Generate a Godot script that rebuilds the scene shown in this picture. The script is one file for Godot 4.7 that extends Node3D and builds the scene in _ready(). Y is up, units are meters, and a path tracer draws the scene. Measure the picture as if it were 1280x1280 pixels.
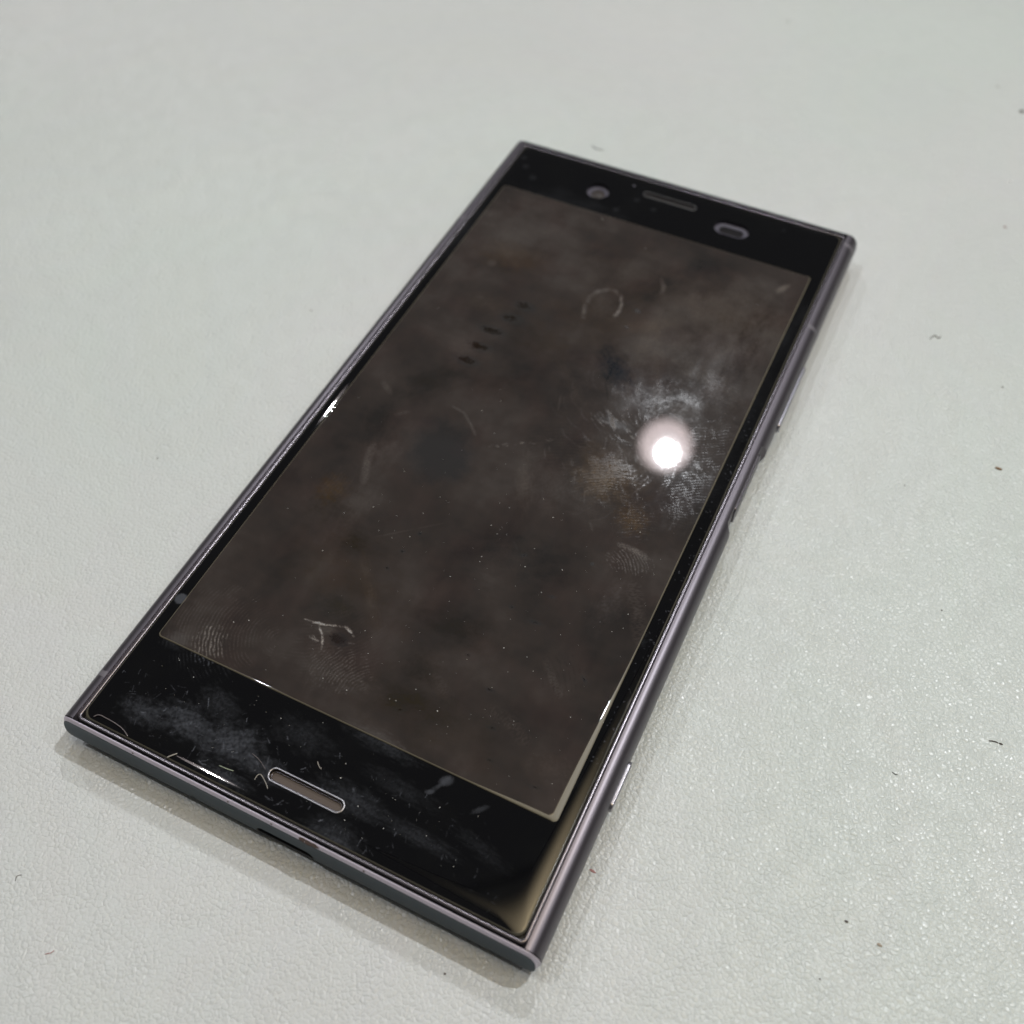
extends Node3D
# A worn smartphone lying face up on a pale leather mat. All shapes are written in millimetres of the phone's own
# frame (x to its right, y to its top end, z out of the front glass) and turned to metres, y up, by p().

const T := 7.4                      # thickness of the phone
const TEX_W := 1024
const TEX_H := 2048

var rng := RandomNumberGenerator.new()
var taken := {}
var mats := {}


func p(x: float, y: float, z: float) -> Vector3:
	return Vector3(x, z + T, -y) * 0.001


# ---------------------------------------------------------------- mesh building
class MB:
	var v := PackedVector3Array()
	var uv := PackedVector2Array()
	var ix := PackedInt32Array()

	func vert(a: Vector3, t := Vector2.ZERO) -> int:
		v.append(a)
		uv.append(t)
		return v.size() - 1

	func tri(a: int, b: int, c: int) -> void:
		ix.append(a)
		ix.append(b)
		ix.append(c)

	func quad(a: int, b: int, c: int, d: int) -> void:
		tri(a, b, c)
		tri(a, c, d)

	func rows(all: Array, closed: bool, uvs: Array = []) -> void:
		var base := v.size()
		var n: int = all[0].size()
		for i in all.size():
			for j in n:
				vert(all[i][j], uvs[i][j] if uvs.size() else Vector2.ZERO)
		for i in all.size() - 1:
			for j in (n if closed else n - 1):
				var k := (j + 1) % n
				quad(base + i * n + j, base + i * n + k, base + (i + 1) * n + k, base + (i + 1) * n + j)

	func fan(ring: Array, uvs: Array = []) -> void:
		var base := v.size()
		var c := Vector3.ZERO
		var cu := Vector2.ZERO
		for j in ring.size():
			vert(ring[j], uvs[j] if uvs.size() else Vector2.ZERO)
			c += ring[j] / ring.size()
			cu += (uvs[j] if uvs.size() else Vector2.ZERO) / ring.size()
		vert(c, cu)
		for j in ring.size():
			tri(base + ring.size(), base + j, base + (j + 1) % ring.size())

	# Normals are averaged over faces that meet at less than the crease angle. inside: a point that the faces turn away from.
	func done(inside: Vector3, crease := 40.0, inward := false) -> ArrayMesh:
		var n := ix.size() / 3
		var fn := PackedVector3Array()
		fn.resize(n)
		var score := 0.0
		for t in n:
			var a := v[ix[t * 3]]
			var b := v[ix[t * 3 + 1]]
			var c := v[ix[t * 3 + 2]]
			var w := (b - a).cross(c - a) * 1e6
			fn[t] = w
			score += w.dot((a + b + c) / 3.0 - inside)
		var s := 1.0 if (score > 0.0) != inward else -1.0
		var near := {}
		for t in n:
			for k in 3:
				var q := v[ix[t * 3 + k]]
				var key := Vector3i(roundi(q.x * 1e6), roundi(q.y * 1e6), roundi(q.z * 1e6))
				if not near.has(key):
					near[key] = PackedInt32Array()
				near[key].append(t)
		var pv := PackedVector3Array()
		var pn := PackedVector3Array()
		var pu := PackedVector2Array()
		var lim := cos(deg_to_rad(crease))
		for t in n:
			var me := fn[t].normalized()
			for k in 3:
				var kk: int = k if s < 0.0 else 2 - k
				var q := v[ix[t * 3 + kk]]
				var key := Vector3i(roundi(q.x * 1e6), roundi(q.y * 1e6), roundi(q.z * 1e6))
				var sum := Vector3.ZERO
				for o in near[key]:
					var other := fn[o]
					if other.normalized().dot(me) >= lim:
						sum += other
				pv.append(q)
				pn.append((sum.normalized() if sum.length() > 1e-12 else me) * s)
				pu.append(uv[ix[t * 3 + kk]])
		var arr := []
		arr.resize(Mesh.ARRAY_MAX)
		arr[Mesh.ARRAY_VERTEX] = pv
		arr[Mesh.ARRAY_NORMAL] = pn
		arr[Mesh.ARRAY_TEX_UV] = pu
		var m := ArrayMesh.new()
		m.add_surface_from_arrays(Mesh.PRIMITIVE_TRIANGLES, arr)
		return m


func fuv(x: float, y: float) -> Vector2:                      # where on the dirt maps a point of the front lies
	return Vector2((x + 36.0) / 72.0, (75.0 - y) / 150.0)


func rrect(hx: float, hy: float, r: float, seg := 10, cx := 0.0, cy := 0.0, edge := 1) -> PackedVector2Array:
	var o := PackedVector2Array()
	var corners := [Vector2(hx - r, hy - r), Vector2(-hx + r, hy - r), Vector2(-hx + r, -hy + r), Vector2(hx - r, -hy + r)]
	for k in 4:
		var first := o.size()
		for i in seg + 1:
			var a := PI / 2 * (k + float(i) / seg)
			o.append(corners[k] + Vector2(cos(a), sin(a)) * r + Vector2(cx, cy))
		if edge > 1:
			var a0 := o[o.size() - 1]
			var nk := (k + 1) % 4
			var b0: Vector2 = corners[nk] + Vector2(cos(PI / 2 * (k + 1)), sin(PI / 2 * (k + 1))) * r + Vector2(cx, cy)
			for i in range(1, edge):
				o.append(a0.lerp(b0, float(i) / edge))
	return o


func stadium(cx: float, cy: float, hx: float, r: float, seg := 14) -> PackedVector2Array:
	return rrect(hx, r, r * 0.985, seg, cx, cy, 3)


func ring3(o: PackedVector2Array, z: float) -> Array:
	var a := []
	for q in o:
		a.append(p(q.x, q.y, z))
	return a


func ringuv(o: PackedVector2Array) -> Array:
	var a := []
	for q in o:
		a.append(fuv(q.x, q.y))
	return a


func named(called: String) -> String:
	var k: int = taken.get(called, 0)
	taken[called] = k + 1
	return called if k == 0 else "%s_%03d" % [called, k]


func part(called: String, mesh: Mesh, m: Material, parent: Node) -> MeshInstance3D:
	var o := MeshInstance3D.new()
	var k := 0
	var n := called
	while parent.has_node(NodePath(n)):
		k += 1
		n = "%s_%03d" % [called, k]
	o.name = n
	o.mesh = mesh
	o.material_override = m
	parent.add_child(o, true)
	return o


func thing(called: String, label: String, category: String, at := Vector3.ZERO, group := "") -> Node3D:
	var o := Node3D.new()
	o.name = named(called)
	o.position = at
	o.set_meta("label", label)
	o.set_meta("category", category)
	if group:
		o.set_meta("group", group)
	add_child(o, true)
	return o


func single(called: String, mesh: Mesh, m: Material, label: String, category: String, at: Vector3, group := "") -> MeshInstance3D:
	var o := MeshInstance3D.new()
	o.name = named(called)
	o.mesh = mesh
	o.material_override = m
	o.position = at
	o.set_meta("label", label)
	o.set_meta("category", category)
	if group:
		o.set_meta("group", group)
	add_child(o, true)
	return o


# ---------------------------------------------------------------- materials
func lin(r: float, g: float, b: float) -> Color:
	return Color(r, g, b).linear_to_srgb()


func mat(name_: String, c: Color, rough: float, metal := 0.0, spec := 0.5, coat := 0.0, coat_rough := 0.03) -> StandardMaterial3D:
	var m := StandardMaterial3D.new()
	m.resource_name = name_
	m.albedo_color = c
	m.roughness = rough
	m.metallic = metal
	m.metallic_specular = spec
	if coat > 0.0:
		m.clearcoat_enabled = true
		m.clearcoat = coat
		m.clearcoat_roughness = coat_rough
	mats[name_] = m
	return m


func noise(seed_: int, freq: float, octaves := 3, kind := FastNoiseLite.TYPE_SIMPLEX_SMOOTH) -> FastNoiseLite:
	var n := FastNoiseLite.new()
	n.seed = seed_
	n.noise_type = kind
	n.frequency = freq
	n.fractal_octaves = octaves
	n.fractal_type = FastNoiseLite.FRACTAL_FBM if octaves > 1 else FastNoiseLite.FRACTAL_NONE
	return n


func soft_tile(seed_: int, cells: int, side: int) -> PackedByteArray:      # smooth noise that joins up at its edges
	var r := RandomNumberGenerator.new()
	r.seed = seed_
	var small := Image.create(cells, cells, false, Image.FORMAT_L8)
	for y in cells:
		for x in cells:
			small.set_pixel(x, y, Color.from_hsv(0, 0, r.randf()))
	var three := Image.create(cells * 3, cells * 3, false, Image.FORMAT_L8)
	for y in 3:
		for x in 3:
			three.blit_rect(small, Rect2i(0, 0, cells, cells), Vector2i(x * cells, y * cells))
	var wide := three.get_region(Rect2i(cells - 4, cells - 4, cells + 8, cells + 8))
	var step := side / cells
	wide.resize((cells + 8) * step, (cells + 8) * step, Image.INTERPOLATE_CUBIC)
	return wide.get_region(Rect2i(4 * step, 4 * step, side, side)).get_data()


func leather() -> StandardMaterial3D:
	var side := 1024
	var cells := 112
	var r := RandomNumberGenerator.new()
	r.seed = 11
	var px := PackedFloat32Array()
	var py := PackedFloat32Array()
	for k in cells * cells:
		px.append(r.randf_range(0.02, 0.98))
		py.append(r.randf_range(0.02, 0.98))
	var fine := soft_tile(5, 256, side)
	var tiny := soft_tile(12, 512, side)
	var bend := soft_tile(6, 128, side)
	var broad := soft_tile(8, 32, side)
	var f := PackedFloat32Array()
	f.resize(side * side)
	var per := float(cells) / side
	for y in side:
		for x in side:
			var k := y * side + x
			var gx := x * per + (bend[k] / 255.0 - 0.5) * 0.7
			var gy := y * per + (fine[k] / 255.0 - 0.5) * 0.5
			var cx := floori(gx)
			var cy := floori(gy)
			var d1 := 9.0
			var d2 := 9.0
			for oy in range(-1, 2):
				var wy := posmod(cy + oy, cells)
				for ox in range(-1, 2):
					var c := wy * cells + posmod(cx + ox, cells)
					var ax := cx + ox + px[c] - gx
					var ay := cy + oy + py[c] - gy
					var d := ax * ax + ay * ay
					if d < d1:
						d2 = d1
						d1 = d
					elif d < d2:
						d2 = d
			var q := minf(1.0, (sqrt(d2) - sqrt(d1)) * 1.9)
			q = q * (2.0 - q)                                      # rounded tops, narrow grooves
			var b := broad[k] / 255.0
			f[k] = (0.5 * q + 0.75 * maxf(0.0, 1.0 - 1.5 * d1)) * (0.6 + 0.4 * b) + 0.34 * fine[k] / 255.0 + 0.16 * tiny[k] / 255.0 + 0.1 * b
	var m := mat("leather", lin(0.556, 0.579, 0.563), 0.25, 0.0, 0.37)
	m.heightmap_enabled = true
	m.heightmap_scale = 0.0092                             # centimetres
	m.heightmap_texture = ImageTexture.create_from_image(Image.create_from_data(side, side, false, Image.FORMAT_RF, f.to_byte_array()))
	m.uv1_triplanar = true
	m.uv1_scale = Vector3.ONE * (1.0 / 0.072)
	# faint unevenness of the dye
	var tint := Image.create(256, 256, false, Image.FORMAT_RGB8)
	var ta := soft_tile(15, 8, 256)
	var tb := soft_tile(16, 16, 256)
	for y in 256:
		for x in 256:
			var a := ta[y * 256 + x] / 255.0 - 0.5
			var b := tb[y * 256 + x] / 255.0 - 0.5
			tint.set_pixel(x, y, Color(0.975 + 0.02 * a + 0.014 * b, 0.975 - 0.006 * a + 0.014 * b, 0.975 + 0.012 * a + 0.014 * b))
	m.detail_enabled = true
	m.detail_blend_mode = BaseMaterial3D.BLEND_MODE_MUL
	m.detail_uv_layer = BaseMaterial3D.DETAIL_UV_2
	m.detail_albedo = ImageTexture.create_from_image(tint)
	m.uv2_triplanar = true
	m.uv2_scale = Vector3.ONE * (1.0 / 0.41)
	return m


# ---------------------------------------------------------------- dirt on the front: fingerprints, smears, film of grease
var d_rough := PackedFloat32Array()
var d_milk := PackedFloat32Array()
var d_r := PackedFloat32Array()
var d_b := PackedFloat32Array()


func stamp(x: float, y: float, rx: float, ry: float, deg: float, fn: Callable) -> void:
	var kx := TEX_W / 72.0
	var ky := TEX_H / 150.0
	var reach := maxf(rx, ry) * 1.05
	var x0 := clampi(int((x - reach + 36.0) * kx), 0, TEX_W - 1)
	var x1 := clampi(int((x + reach + 36.0) * kx), 0, TEX_W - 1)
	var y0 := clampi(int((75.0 - y - reach) * ky), 0, TEX_H - 1)
	var y1 := clampi(int((75.0 - y + reach) * ky), 0, TEX_H - 1)
	var ca := cos(deg_to_rad(deg))
	var sa := sin(deg_to_rad(deg))
	for j in range(y0, y1 + 1):
		for i in range(x0, x1 + 1):
			var dx := (i + 0.5) / kx - 36.0 - x
			var dy := 75.0 - (j + 0.5) / ky - y
			var u := (dx * ca + dy * sa) / rx
			var w := (-dx * sa + dy * ca) / ry
			if u * u + w * w < 1.0:
				fn.call(j * TEX_W + i, u, w)


func blot(x: float, y: float, rx: float, ry: float, deg: float, rough: float, milk: float, warm := 0.0, edge := 1.0) -> void:
	var nz := noise(int(absf(x * 71 + y * 37)) + 3, 1.4, 3)
	stamp(x, y, rx, ry, deg, func(k: int, u: float, w: float):
		var g := clampf((1.0 - sqrt(u * u + w * w)) / edge + 0.35 * nz.get_noise_2d(u * 2.0, w * 2.0) * minf(1.0, 3.0 * (1.0 - u * u - w * w)), 0.0, 1.0)
		g = g * g * (3.0 - 2.0 * g)
		if rx > 3.0:
			g *= clampf(1.0 + (0.35 if rough < -0.15 else 0.9 if milk > 0.0 else 0.5) * nz.get_noise_2d(u * rx * 1.1, w * ry * 1.1), 0.2, 1.8)
		d_rough[k] += rough * g
		d_milk[k] += milk * g
		d_r[k] += warm * g
		d_b[k] -= warm * g)


func ridges(x: float, y: float, rx: float, ry: float, deg: float, pitch: float, cx: float, cy: float, rough: float, milk: float) -> void:
	var nz := noise(int(absf(x * 31 + y * 17)) + 9, 1.1, 3)
	stamp(x, y, rx, ry, deg, func(k: int, u: float, w: float):
		var q := Vector2(u * rx - cx, w * ry - cy)
		var wave := 0.5 + 0.5 * sin(TAU * (q.length() + 0.28 * nz.get_noise_2d(u * 1.3, w * 1.3)) / pitch)
		var g := clampf(1.1 * (1.0 - u * u - w * w) - 0.1 + 1.3 * nz.get_noise_2d(u * 3.0 + 40.0, w * 3.0), 0.0, 1.0) * clampf(0.7 + 1.2 * nz.get_noise_2d(u * rx * 2.5, w * ry * 2.5), 0.2, 1.3) * wave * wave
		d_rough[k] += rough * g
		d_milk[k] += milk * g)


func stroke(pts: Array, width: float, rough: float, milk: float, broken := 0.5) -> void:
	var nz := noise(int(absf(pts[0].x * 91 + pts[0].y * 53)) + 1, 1.6, 2)
	for s in pts.size() - 1:
		var a: Vector2 = pts[s]
		var b: Vector2 = pts[s + 1]
		var c := (a + b) / 2.0
		var l := a.distance_to(b) / 2.0 + width
		stamp(c.x, c.y, l, width, rad_to_deg((b - a).angle()), func(k: int, u: float, w: float):
			var g := (1.0 - w * w) * clampf(0.6 + broken * 2.2 * nz.get_noise_2d(c.x + u * l * 1.5, c.y + w), 0.0, 1.0) * (1.0 - u * u * u * u)
			d_rough[k] += rough * g
			d_milk[k] += milk * g)


func paint_front() -> void:
	var n := TEX_W * TEX_H
	d_rough.resize(n)
	d_milk.resize(n)
	d_r.resize(n)
	d_b.resize(n)
	var big := noise(21, 0.0042, 4)
	big.domain_warp_enabled = true
	big.domain_warp_amplitude = 60.0
	big.domain_warp_frequency = 0.006
	var i1 := big.get_image(TEX_W, TEX_H, false, false, true)
	i1.convert(Image.FORMAT_L8)
	var i2 := noise(33, 0.02, 4).get_image(TEX_W, TEX_H, false, false, true)
	i2.convert(Image.FORMAT_L8)
	var hue := noise(47, 0.006, 2).get_image(TEX_W, TEX_H, false, false, true)
	hue.convert(Image.FORMAT_L8)
	var fine := noise(60, 0.25, 2).get_image(TEX_W, TEX_H, false, false, true)
	fine.convert(Image.FORMAT_L8)
	# wiping marks: noise drawn out along and across the phone
	var i5 := noise(71, 0.03, 3).get_image(TEX_W, 64, false, false, true)
	i5.convert(Image.FORMAT_L8)
	i5.resize(TEX_W, TEX_H, Image.INTERPOLATE_CUBIC)
	var i6 := noise(72, 0.03, 3).get_image(48, TEX_H, false, false, true)
	i6.convert(Image.FORMAT_L8)
	i6.resize(TEX_W, TEX_H, Image.INTERPOLATE_CUBIC)
	var a1 := i1.get_data()
	var a2 := i2.get_data()
	var a3 := hue.get_data()
	var a4 := fine.get_data()
	var a5 := i5.get_data()
	var a6 := i6.get_data()
	for k in n:
		var row := k / TEX_W
		var col := k % TEX_W
		var on := 1.0 if row > 232 and row < 1812 and col > 52 and col < 968 else 0.1     # the bare glass is cleaner
		var c := a1[k] / 255.0
		var e := a2[k] / 255.0
		var fi := a4[k] / 255.0
		var hu := a3[k] / 255.0
		var st := (a5[k] / 255.0 - 0.5) * hu + (a6[k] / 255.0 - 0.5) * (1.0 - hu)
		d_rough[k] = 0.66 + 0.12 * (0.5 - c) + 0.07 * (e - 0.5) + 0.06 * (fi - 0.5) - 0.05 * st
		d_milk[k] = on * (0.030 * (c - 0.60) + 0.010 * (e - 0.5) + 0.005 * st + 0.003 * (fi - 0.5))
		d_r[k] = on * 0.006 * maxf(0.0, hu - 0.45)
		d_b[k] = 0.0


func front_materials() -> void:
	var n := TEX_W * TEX_H
	var rough := PackedByteArray()
	rough.resize(n)
	var scr := PackedByteArray()
	scr.resize(n * 3)
	var bez := PackedByteArray()
	bez.resize(n * 3)
	var curve := PackedByteArray()
	curve.resize(4096)
	for i in 4096:
		curve[i] = int(255.0 * pow(i / 4095.0 * 0.25, 1.0 / 2.2) + 0.5)      # linear 0..0.25 to a display value
	for k in n:
		rough[k] = clampi(int(d_rough[k] * 255.0), 8, 200)
		var m := maxf(d_milk[k], 0.0)
		var less := clampf(1.0 + minf(d_milk[k], 0.0) / 0.028, 0.25, 1.0)
		var q := k * 3
		scr[q] = curve[clampi(int((0.0195 * less + m + d_r[k]) * 16380.0), 0, 4095)]
		scr[q + 1] = curve[clampi(int((0.0128 * less + m * 0.91) * 16380.0), 0, 4095)]
		scr[q + 2] = curve[clampi(int((0.0098 * less + m * 0.83 + d_b[k]) * 16380.0), 0, 4095)]
		bez[q] = curve[clampi(int((0.0008 + m * 0.48) * 16380.0), 0, 4095)]
		bez[q + 1] = curve[clampi(int((0.0008 + m * 0.51) * 16380.0), 0, 4095)]
		bez[q + 2] = curve[clampi(int((0.0011 + m * 0.60) * 16380.0), 0, 4095)]
	var ti := ImageTexture.create_from_image(Image.create_from_data(TEX_W, TEX_H, false, Image.FORMAT_L8, rough))
	var ts := ImageTexture.create_from_image(Image.create_from_data(TEX_W, TEX_H, false, Image.FORMAT_RGB8, scr))
	var tb := ImageTexture.create_from_image(Image.create_from_data(TEX_W, TEX_H, false, Image.FORMAT_RGB8, bez))
	for e in [["screen", ts, 0.26], ["glass", tb, 0.05]]:
		var m := mat(e[0], Color.WHITE, 1.0, 0.0, e[2], 1.0, 0.02)
		m.albedo_texture = e[1]
		m.roughness_texture = ti
		m.roughness_texture_channel = BaseMaterial3D.TEXTURE_CHANNEL_RED
		m.texture_repeat = false


func dirty_front() -> void:
	paint_front()
#DIRT<
	blot(24.32, 24.66, 25.75, 17.67, -46.5, -0.03, 0.006, 0, 1.2)
	blot(-29.26, 41.03, 27.14, 15.91, -3.0, 0.02, 0.007, 0, 1.2)
	blot(1.88, 31.40, 17.85, 12.34, 4.4, 0.02, 0.005, 0.002, 1.2)
	blot(20.33, 40.22, 13.94, 10.09, -16.4, 0.02, 0.007, 0.001, 1.2)
	blot(-20.93, -53.00, 14.08, 6.20, -0.2, -0.02, 0.002, 0, 1.2)
	blot(10.43, -51.88, 18.51, 6.97, -2.4, -0.05, -0.01, 0.002, 1.2)
	blot(-12.94, -36.91, 16.59, 9.06, -16.3, 0.0, -0.003, 0.002, 1.2)
	blot(7.95, 20.61, 7.80, 3.82, -44.0, 0.15, -0.022, -0.003, 1.0)
	blot(26.87, 34.40, 12.41, 4.16, 87.2, 0.15, -0.022, -0.001, 1.0)
	blot(-13.42, 27.80, 3.29, 1.85, -2.0, -0.48, -0.03, 0.001, 0.9)
	blot(-14.23, 24.05, 3.57, 1.81, -1.6, -0.48, -0.03, 0.001, 0.9)
	blot(-15.93, 19.59, 4.16, 1.77, -1.3, -0.48, -0.03, 0.001, 0.9)
	blot(-16.38, 15.03, 3.81, 1.73, -0.9, -0.48, -0.03, 0.001, 0.9)
	blot(-16.91, 11.07, 3.62, 1.69, -0.6, -0.48, -0.03, 0.001, 0.9)
	blot(-12.04, -9.03, 8.61, 9.09, -4.6, -0.14, -0.012, 0, 0.6)
	blot(-10.16, -10.57, 6.96, 5.75, -20.0, -0.12, -0.008, 0, 0.5)
	stroke([Vector2(-13.87, 0.44), Vector2(-11.48, -0.02), Vector2(-9.15, -1.86), Vector2(-7.50, -3.60)], 0.35, -0.05, 0.035, 0.3)
	stroke([Vector2(-21.76, -5.35), Vector2(-20.18, -3.99)], 0.5, 0, 0.02, 0.4)
	stroke([Vector2(-27.20, -0.01), Vector2(-25.08, -1.47)], 0.7, 0, 0.025, 0.4)
	stroke([Vector2(-21.92, -12.63), Vector2(-20.81, -16.61), Vector2(-19.42, -19.98)], 0.9, 0, 0.03, 0.3)
	stroke([Vector2(0.12, -1.66), Vector2(0.47, -1.61)], 0.21, -0.05, 0.071, 0.9)
	stroke([Vector2(-4.13, -4.31), Vector2(-3.85, -4.17)], 0.18, -0.05, 0.02, 0.9)
	stroke([Vector2(1.44, -1.00), Vector2(1.77, -0.85)], 0.12, -0.05, 0.027, 0.9)
	stroke([Vector2(-2.52, -3.41), Vector2(-2.26, -3.49)], 0.16, -0.05, 0.058, 0.9)
	stroke([Vector2(-2.28, -3.28), Vector2(-1.88, -2.94)], 0.23, -0.05, 0.047, 0.9)
	stroke([Vector2(3.63, 0.60), Vector2(3.83, 0.58)], 0.18, -0.05, 0.037, 0.9)
	stroke([Vector2(-1.71, -2.97), Vector2(-1.48, -2.70)], 0.12, -0.05, 0.021, 0.9)
	stroke([Vector2(-0.65, -2.57), Vector2(-0.38, -2.56)], 0.12, -0.05, 0.029, 0.9)
	stroke([Vector2(-3.24, -4.01), Vector2(-3.16, -3.80)], 0.15, -0.05, 0.024, 0.9)
	stroke([Vector2(1.89, -1.08), Vector2(2.30, -1.01)], 0.14, -0.05, 0.046, 0.9)
	stroke([Vector2(-2.09, -2.77), Vector2(-1.78, -2.70)], 0.09, -0.05, 0.019, 0.9)
	stroke([Vector2(4.41, 0.83), Vector2(4.72, 1.10)], 0.19, -0.05, 0.031, 0.9)
	stroke([Vector2(0.65, -1.51), Vector2(0.79, -1.40)], 0.1, -0.05, 0.036, 0.9)
	stroke([Vector2(-3.42, -4.12), Vector2(-3.09, -3.99)], 0.19, -0.05, 0.02, 0.9)
	stroke([Vector2(3.96, 0.56), Vector2(4.29, 0.63)], 0.21, -0.05, 0.054, 0.9)
	stroke([Vector2(1.35, -1.25), Vector2(1.64, -1.20)], 0.16, -0.05, 0.018, 0.9)
	stroke([Vector2(-3.28, -4.28), Vector2(-2.78, -4.12)], 0.21, -0.05, 0.036, 0.9)
	stroke([Vector2(-4.35, -4.81), Vector2(-3.95, -4.62)], 0.15, -0.05, 0.03, 0.9)
	stroke([Vector2(-3.09, -3.99), Vector2(-2.88, -3.98)], 0.14, -0.05, 0.015, 0.9)
	stroke([Vector2(-3.11, -4.18), Vector2(-2.75, -4.15)], 0.12, -0.05, 0.045, 0.9)
	stroke([Vector2(4.10, 1.09), Vector2(4.24, 1.17)], 0.09, -0.05, 0.079, 0.9)
	stroke([Vector2(0.11, -1.90), Vector2(0.34, -1.83)], 0.18, -0.05, 0.071, 0.9)
	stroke([Vector2(-1.74, -3.46), Vector2(-1.61, -3.30)], 0.18, -0.05, 0.065, 0.9)
	stroke([Vector2(2.14, -1.08), Vector2(2.27, -0.92)], 0.13, -0.05, 0.027, 0.9)
	stroke([Vector2(-12.11, -28.66), Vector2(-7.21, -24.62), Vector2(-3.74, -21.76)], 0.2, 0, 0.018, 0.3)
	blot(7.70, 43.83, 2.15, 0.62, -61.9, -0.02, 0.03, 0, 1.0)
	blot(5.98, 35.67, 1.21, 0.83, -2.7, -0.4, -0.026, 0, 0.8)
	blot(5.69, 30.94, 0.92, 0.60, -8.7, -0.4, -0.022, 0, 0.8)
	blot(9.74, 33.33, 7.14, 2.44, 36.6, 0, 0.007, 0.002, 0.8)
	stroke([Vector2(11.53, 9.48), Vector2(12.43, 9.14)], 0.16, -0.3, 0.057, 0.9)
	stroke([Vector2(10.43, 8.67), Vector2(11.42, 8.19)], 0.15, -0.3, 0.051, 0.9)
	stroke([Vector2(9.81, 8.91), Vector2(10.72, 8.29)], 0.21, -0.3, 0.026, 0.9)
	stroke([Vector2(9.06, 9.68), Vector2(9.50, 9.19)], 0.16, -0.3, 0.041, 0.9)
	stroke([Vector2(11.71, 9.90), Vector2(12.67, 9.69)], 0.28, -0.3, 0.055, 0.9)
	stroke([Vector2(9.81, 8.48), Vector2(10.50, 7.84)], 0.23, -0.3, 0.046, 0.9)
	stroke([Vector2(11.79, 8.67), Vector2(13.18, 7.76)], 0.19, -0.3, 0.071, 0.9)
	stroke([Vector2(11.94, 8.53), Vector2(12.42, 7.98)], 0.18, -0.3, 0.051, 0.9)
	stroke([Vector2(10.39, 10.98), Vector2(11.12, 10.46)], 0.29, -0.3, 0.064, 0.9)
	stroke([Vector2(11.17, 8.63), Vector2(11.61, 8.44)], 0.25, -0.3, 0.043, 0.9)
	stroke([Vector2(11.45, 9.83), Vector2(12.36, 9.04)], 0.27, -0.3, 0.059, 0.9)
	stroke([Vector2(10.15, 8.10), Vector2(11.26, 7.45)], 0.15, -0.3, 0.073, 0.9)
	stroke([Vector2(14.94, 8.65), Vector2(15.94, 8.25)], 0.17, -0.3, 0.075, 0.9)
	stroke([Vector2(12.23, 8.52), Vector2(13.23, 7.24)], 0.24, -0.3, 0.031, 0.9)
	stroke([Vector2(13.42, 10.13), Vector2(14.53, 9.35)], 0.14, -0.3, 0.036, 0.9)
	stroke([Vector2(8.02, 9.36), Vector2(8.50, 8.74)], 0.14, -0.3, 0.037, 0.9)
	stroke([Vector2(9.28, 10.14), Vector2(10.28, 9.54)], 0.29, -0.3, 0.033, 0.9)
	stroke([Vector2(14.96, 8.42), Vector2(15.31, 8.00)], 0.17, -0.3, 0.062, 0.9)
	stroke([Vector2(8.76, 9.09), Vector2(9.72, 8.25)], 0.25, -0.3, 0.032, 0.9)
	stroke([Vector2(16.01, 7.50), Vector2(16.71, 7.10)], 0.24, -0.3, 0.077, 0.9)
	stroke([Vector2(11.61, 10.37), Vector2(11.90, 9.24)], 0.13, -0.3, 0.03, 0.9)
	stroke([Vector2(12.16, 9.23), Vector2(13.15, 8.01)], 0.22, -0.3, 0.077, 0.9)
	stroke([Vector2(11.10, 9.96), Vector2(12.08, 8.56)], 0.21, -0.3, 0.063, 0.9)
	stroke([Vector2(8.41, 8.33), Vector2(9.10, 7.85)], 0.16, -0.3, 0.043, 0.9)
	stroke([Vector2(16.66, 9.08), Vector2(16.80, 7.60)], 0.16, -0.3, 0.02, 0.9)
	stroke([Vector2(11.87, 9.05), Vector2(12.86, 8.07)], 0.29, -0.3, 0.076, 0.9)
	blot(12.91, 8.71, 5.04, 1.73, -6.6, -0.25, 0.02, -0.004, 1.2)
	blot(19.37, 18.18, 32.98, 18.22, 80.1, -0.14, 0.004, 0, 1.3)
	blot(24.94, 22.90, 25.96, 10.13, 91.2, -0.27, 0.014, 0, 1.2)
	blot(28.56, 1.26, 11.81, 6.83, 78.2, -0.27, 0.01, -0.002, 1.1)
	blot(15.65, 16.40, 11.00, 9.19, 25.6, -0.3, 0.006, -0.001, 1.1)
	blot(16.72, -0.45, 9.56, 8.03, -11.6, -0.32, 0.006, 0.006, 1.1)
	blot(7.28, 18.60, 10.08, 9.37, -1.2, -0.03, 0.012, -0.001, 1.2)
	blot(9.82, -7.38, 11.63, 8.09, 25.6, -0.04, 0.008, 0, 1.2)
	blot(20.33, 40.22, 14.75, 12.43, -3.1, -0.02, 0.012, 0.001, 1.2)
	blot(-0.39, 44.62, 17.03, 11.11, 3.6, 0, 0.01, 0.001, 1.2)
	blot(-24.66, 45.85, 19.75, 11.73, 3.4, 0, 0.01, 0, 1.2)
	stroke([Vector2(18.34, 3.94), Vector2(18.97, 2.59)], 0.19, -0.22, 0.014, 0.9)
	stroke([Vector2(27.79, -1.30), Vector2(28.31, -2.61)], 0.28, -0.22, 0.018, 0.9)
	stroke([Vector2(10.63, -2.90), Vector2(11.48, -5.78)], 0.29, -0.22, 0.01, 0.9)
	stroke([Vector2(26.03, -2.56), Vector2(27.03, -3.99)], 0.14, -0.22, 0.018, 0.9)
	stroke([Vector2(27.59, 15.22), Vector2(28.94, 12.92)], 0.35, -0.22, 0.008, 0.9)
	stroke([Vector2(30.51, -1.97), Vector2(31.11, -2.98)], 0.13, -0.22, 0.014, 0.9)
	stroke([Vector2(17.30, 7.61), Vector2(18.42, 5.30)], 0.13, -0.22, 0.007, 0.9)
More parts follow.
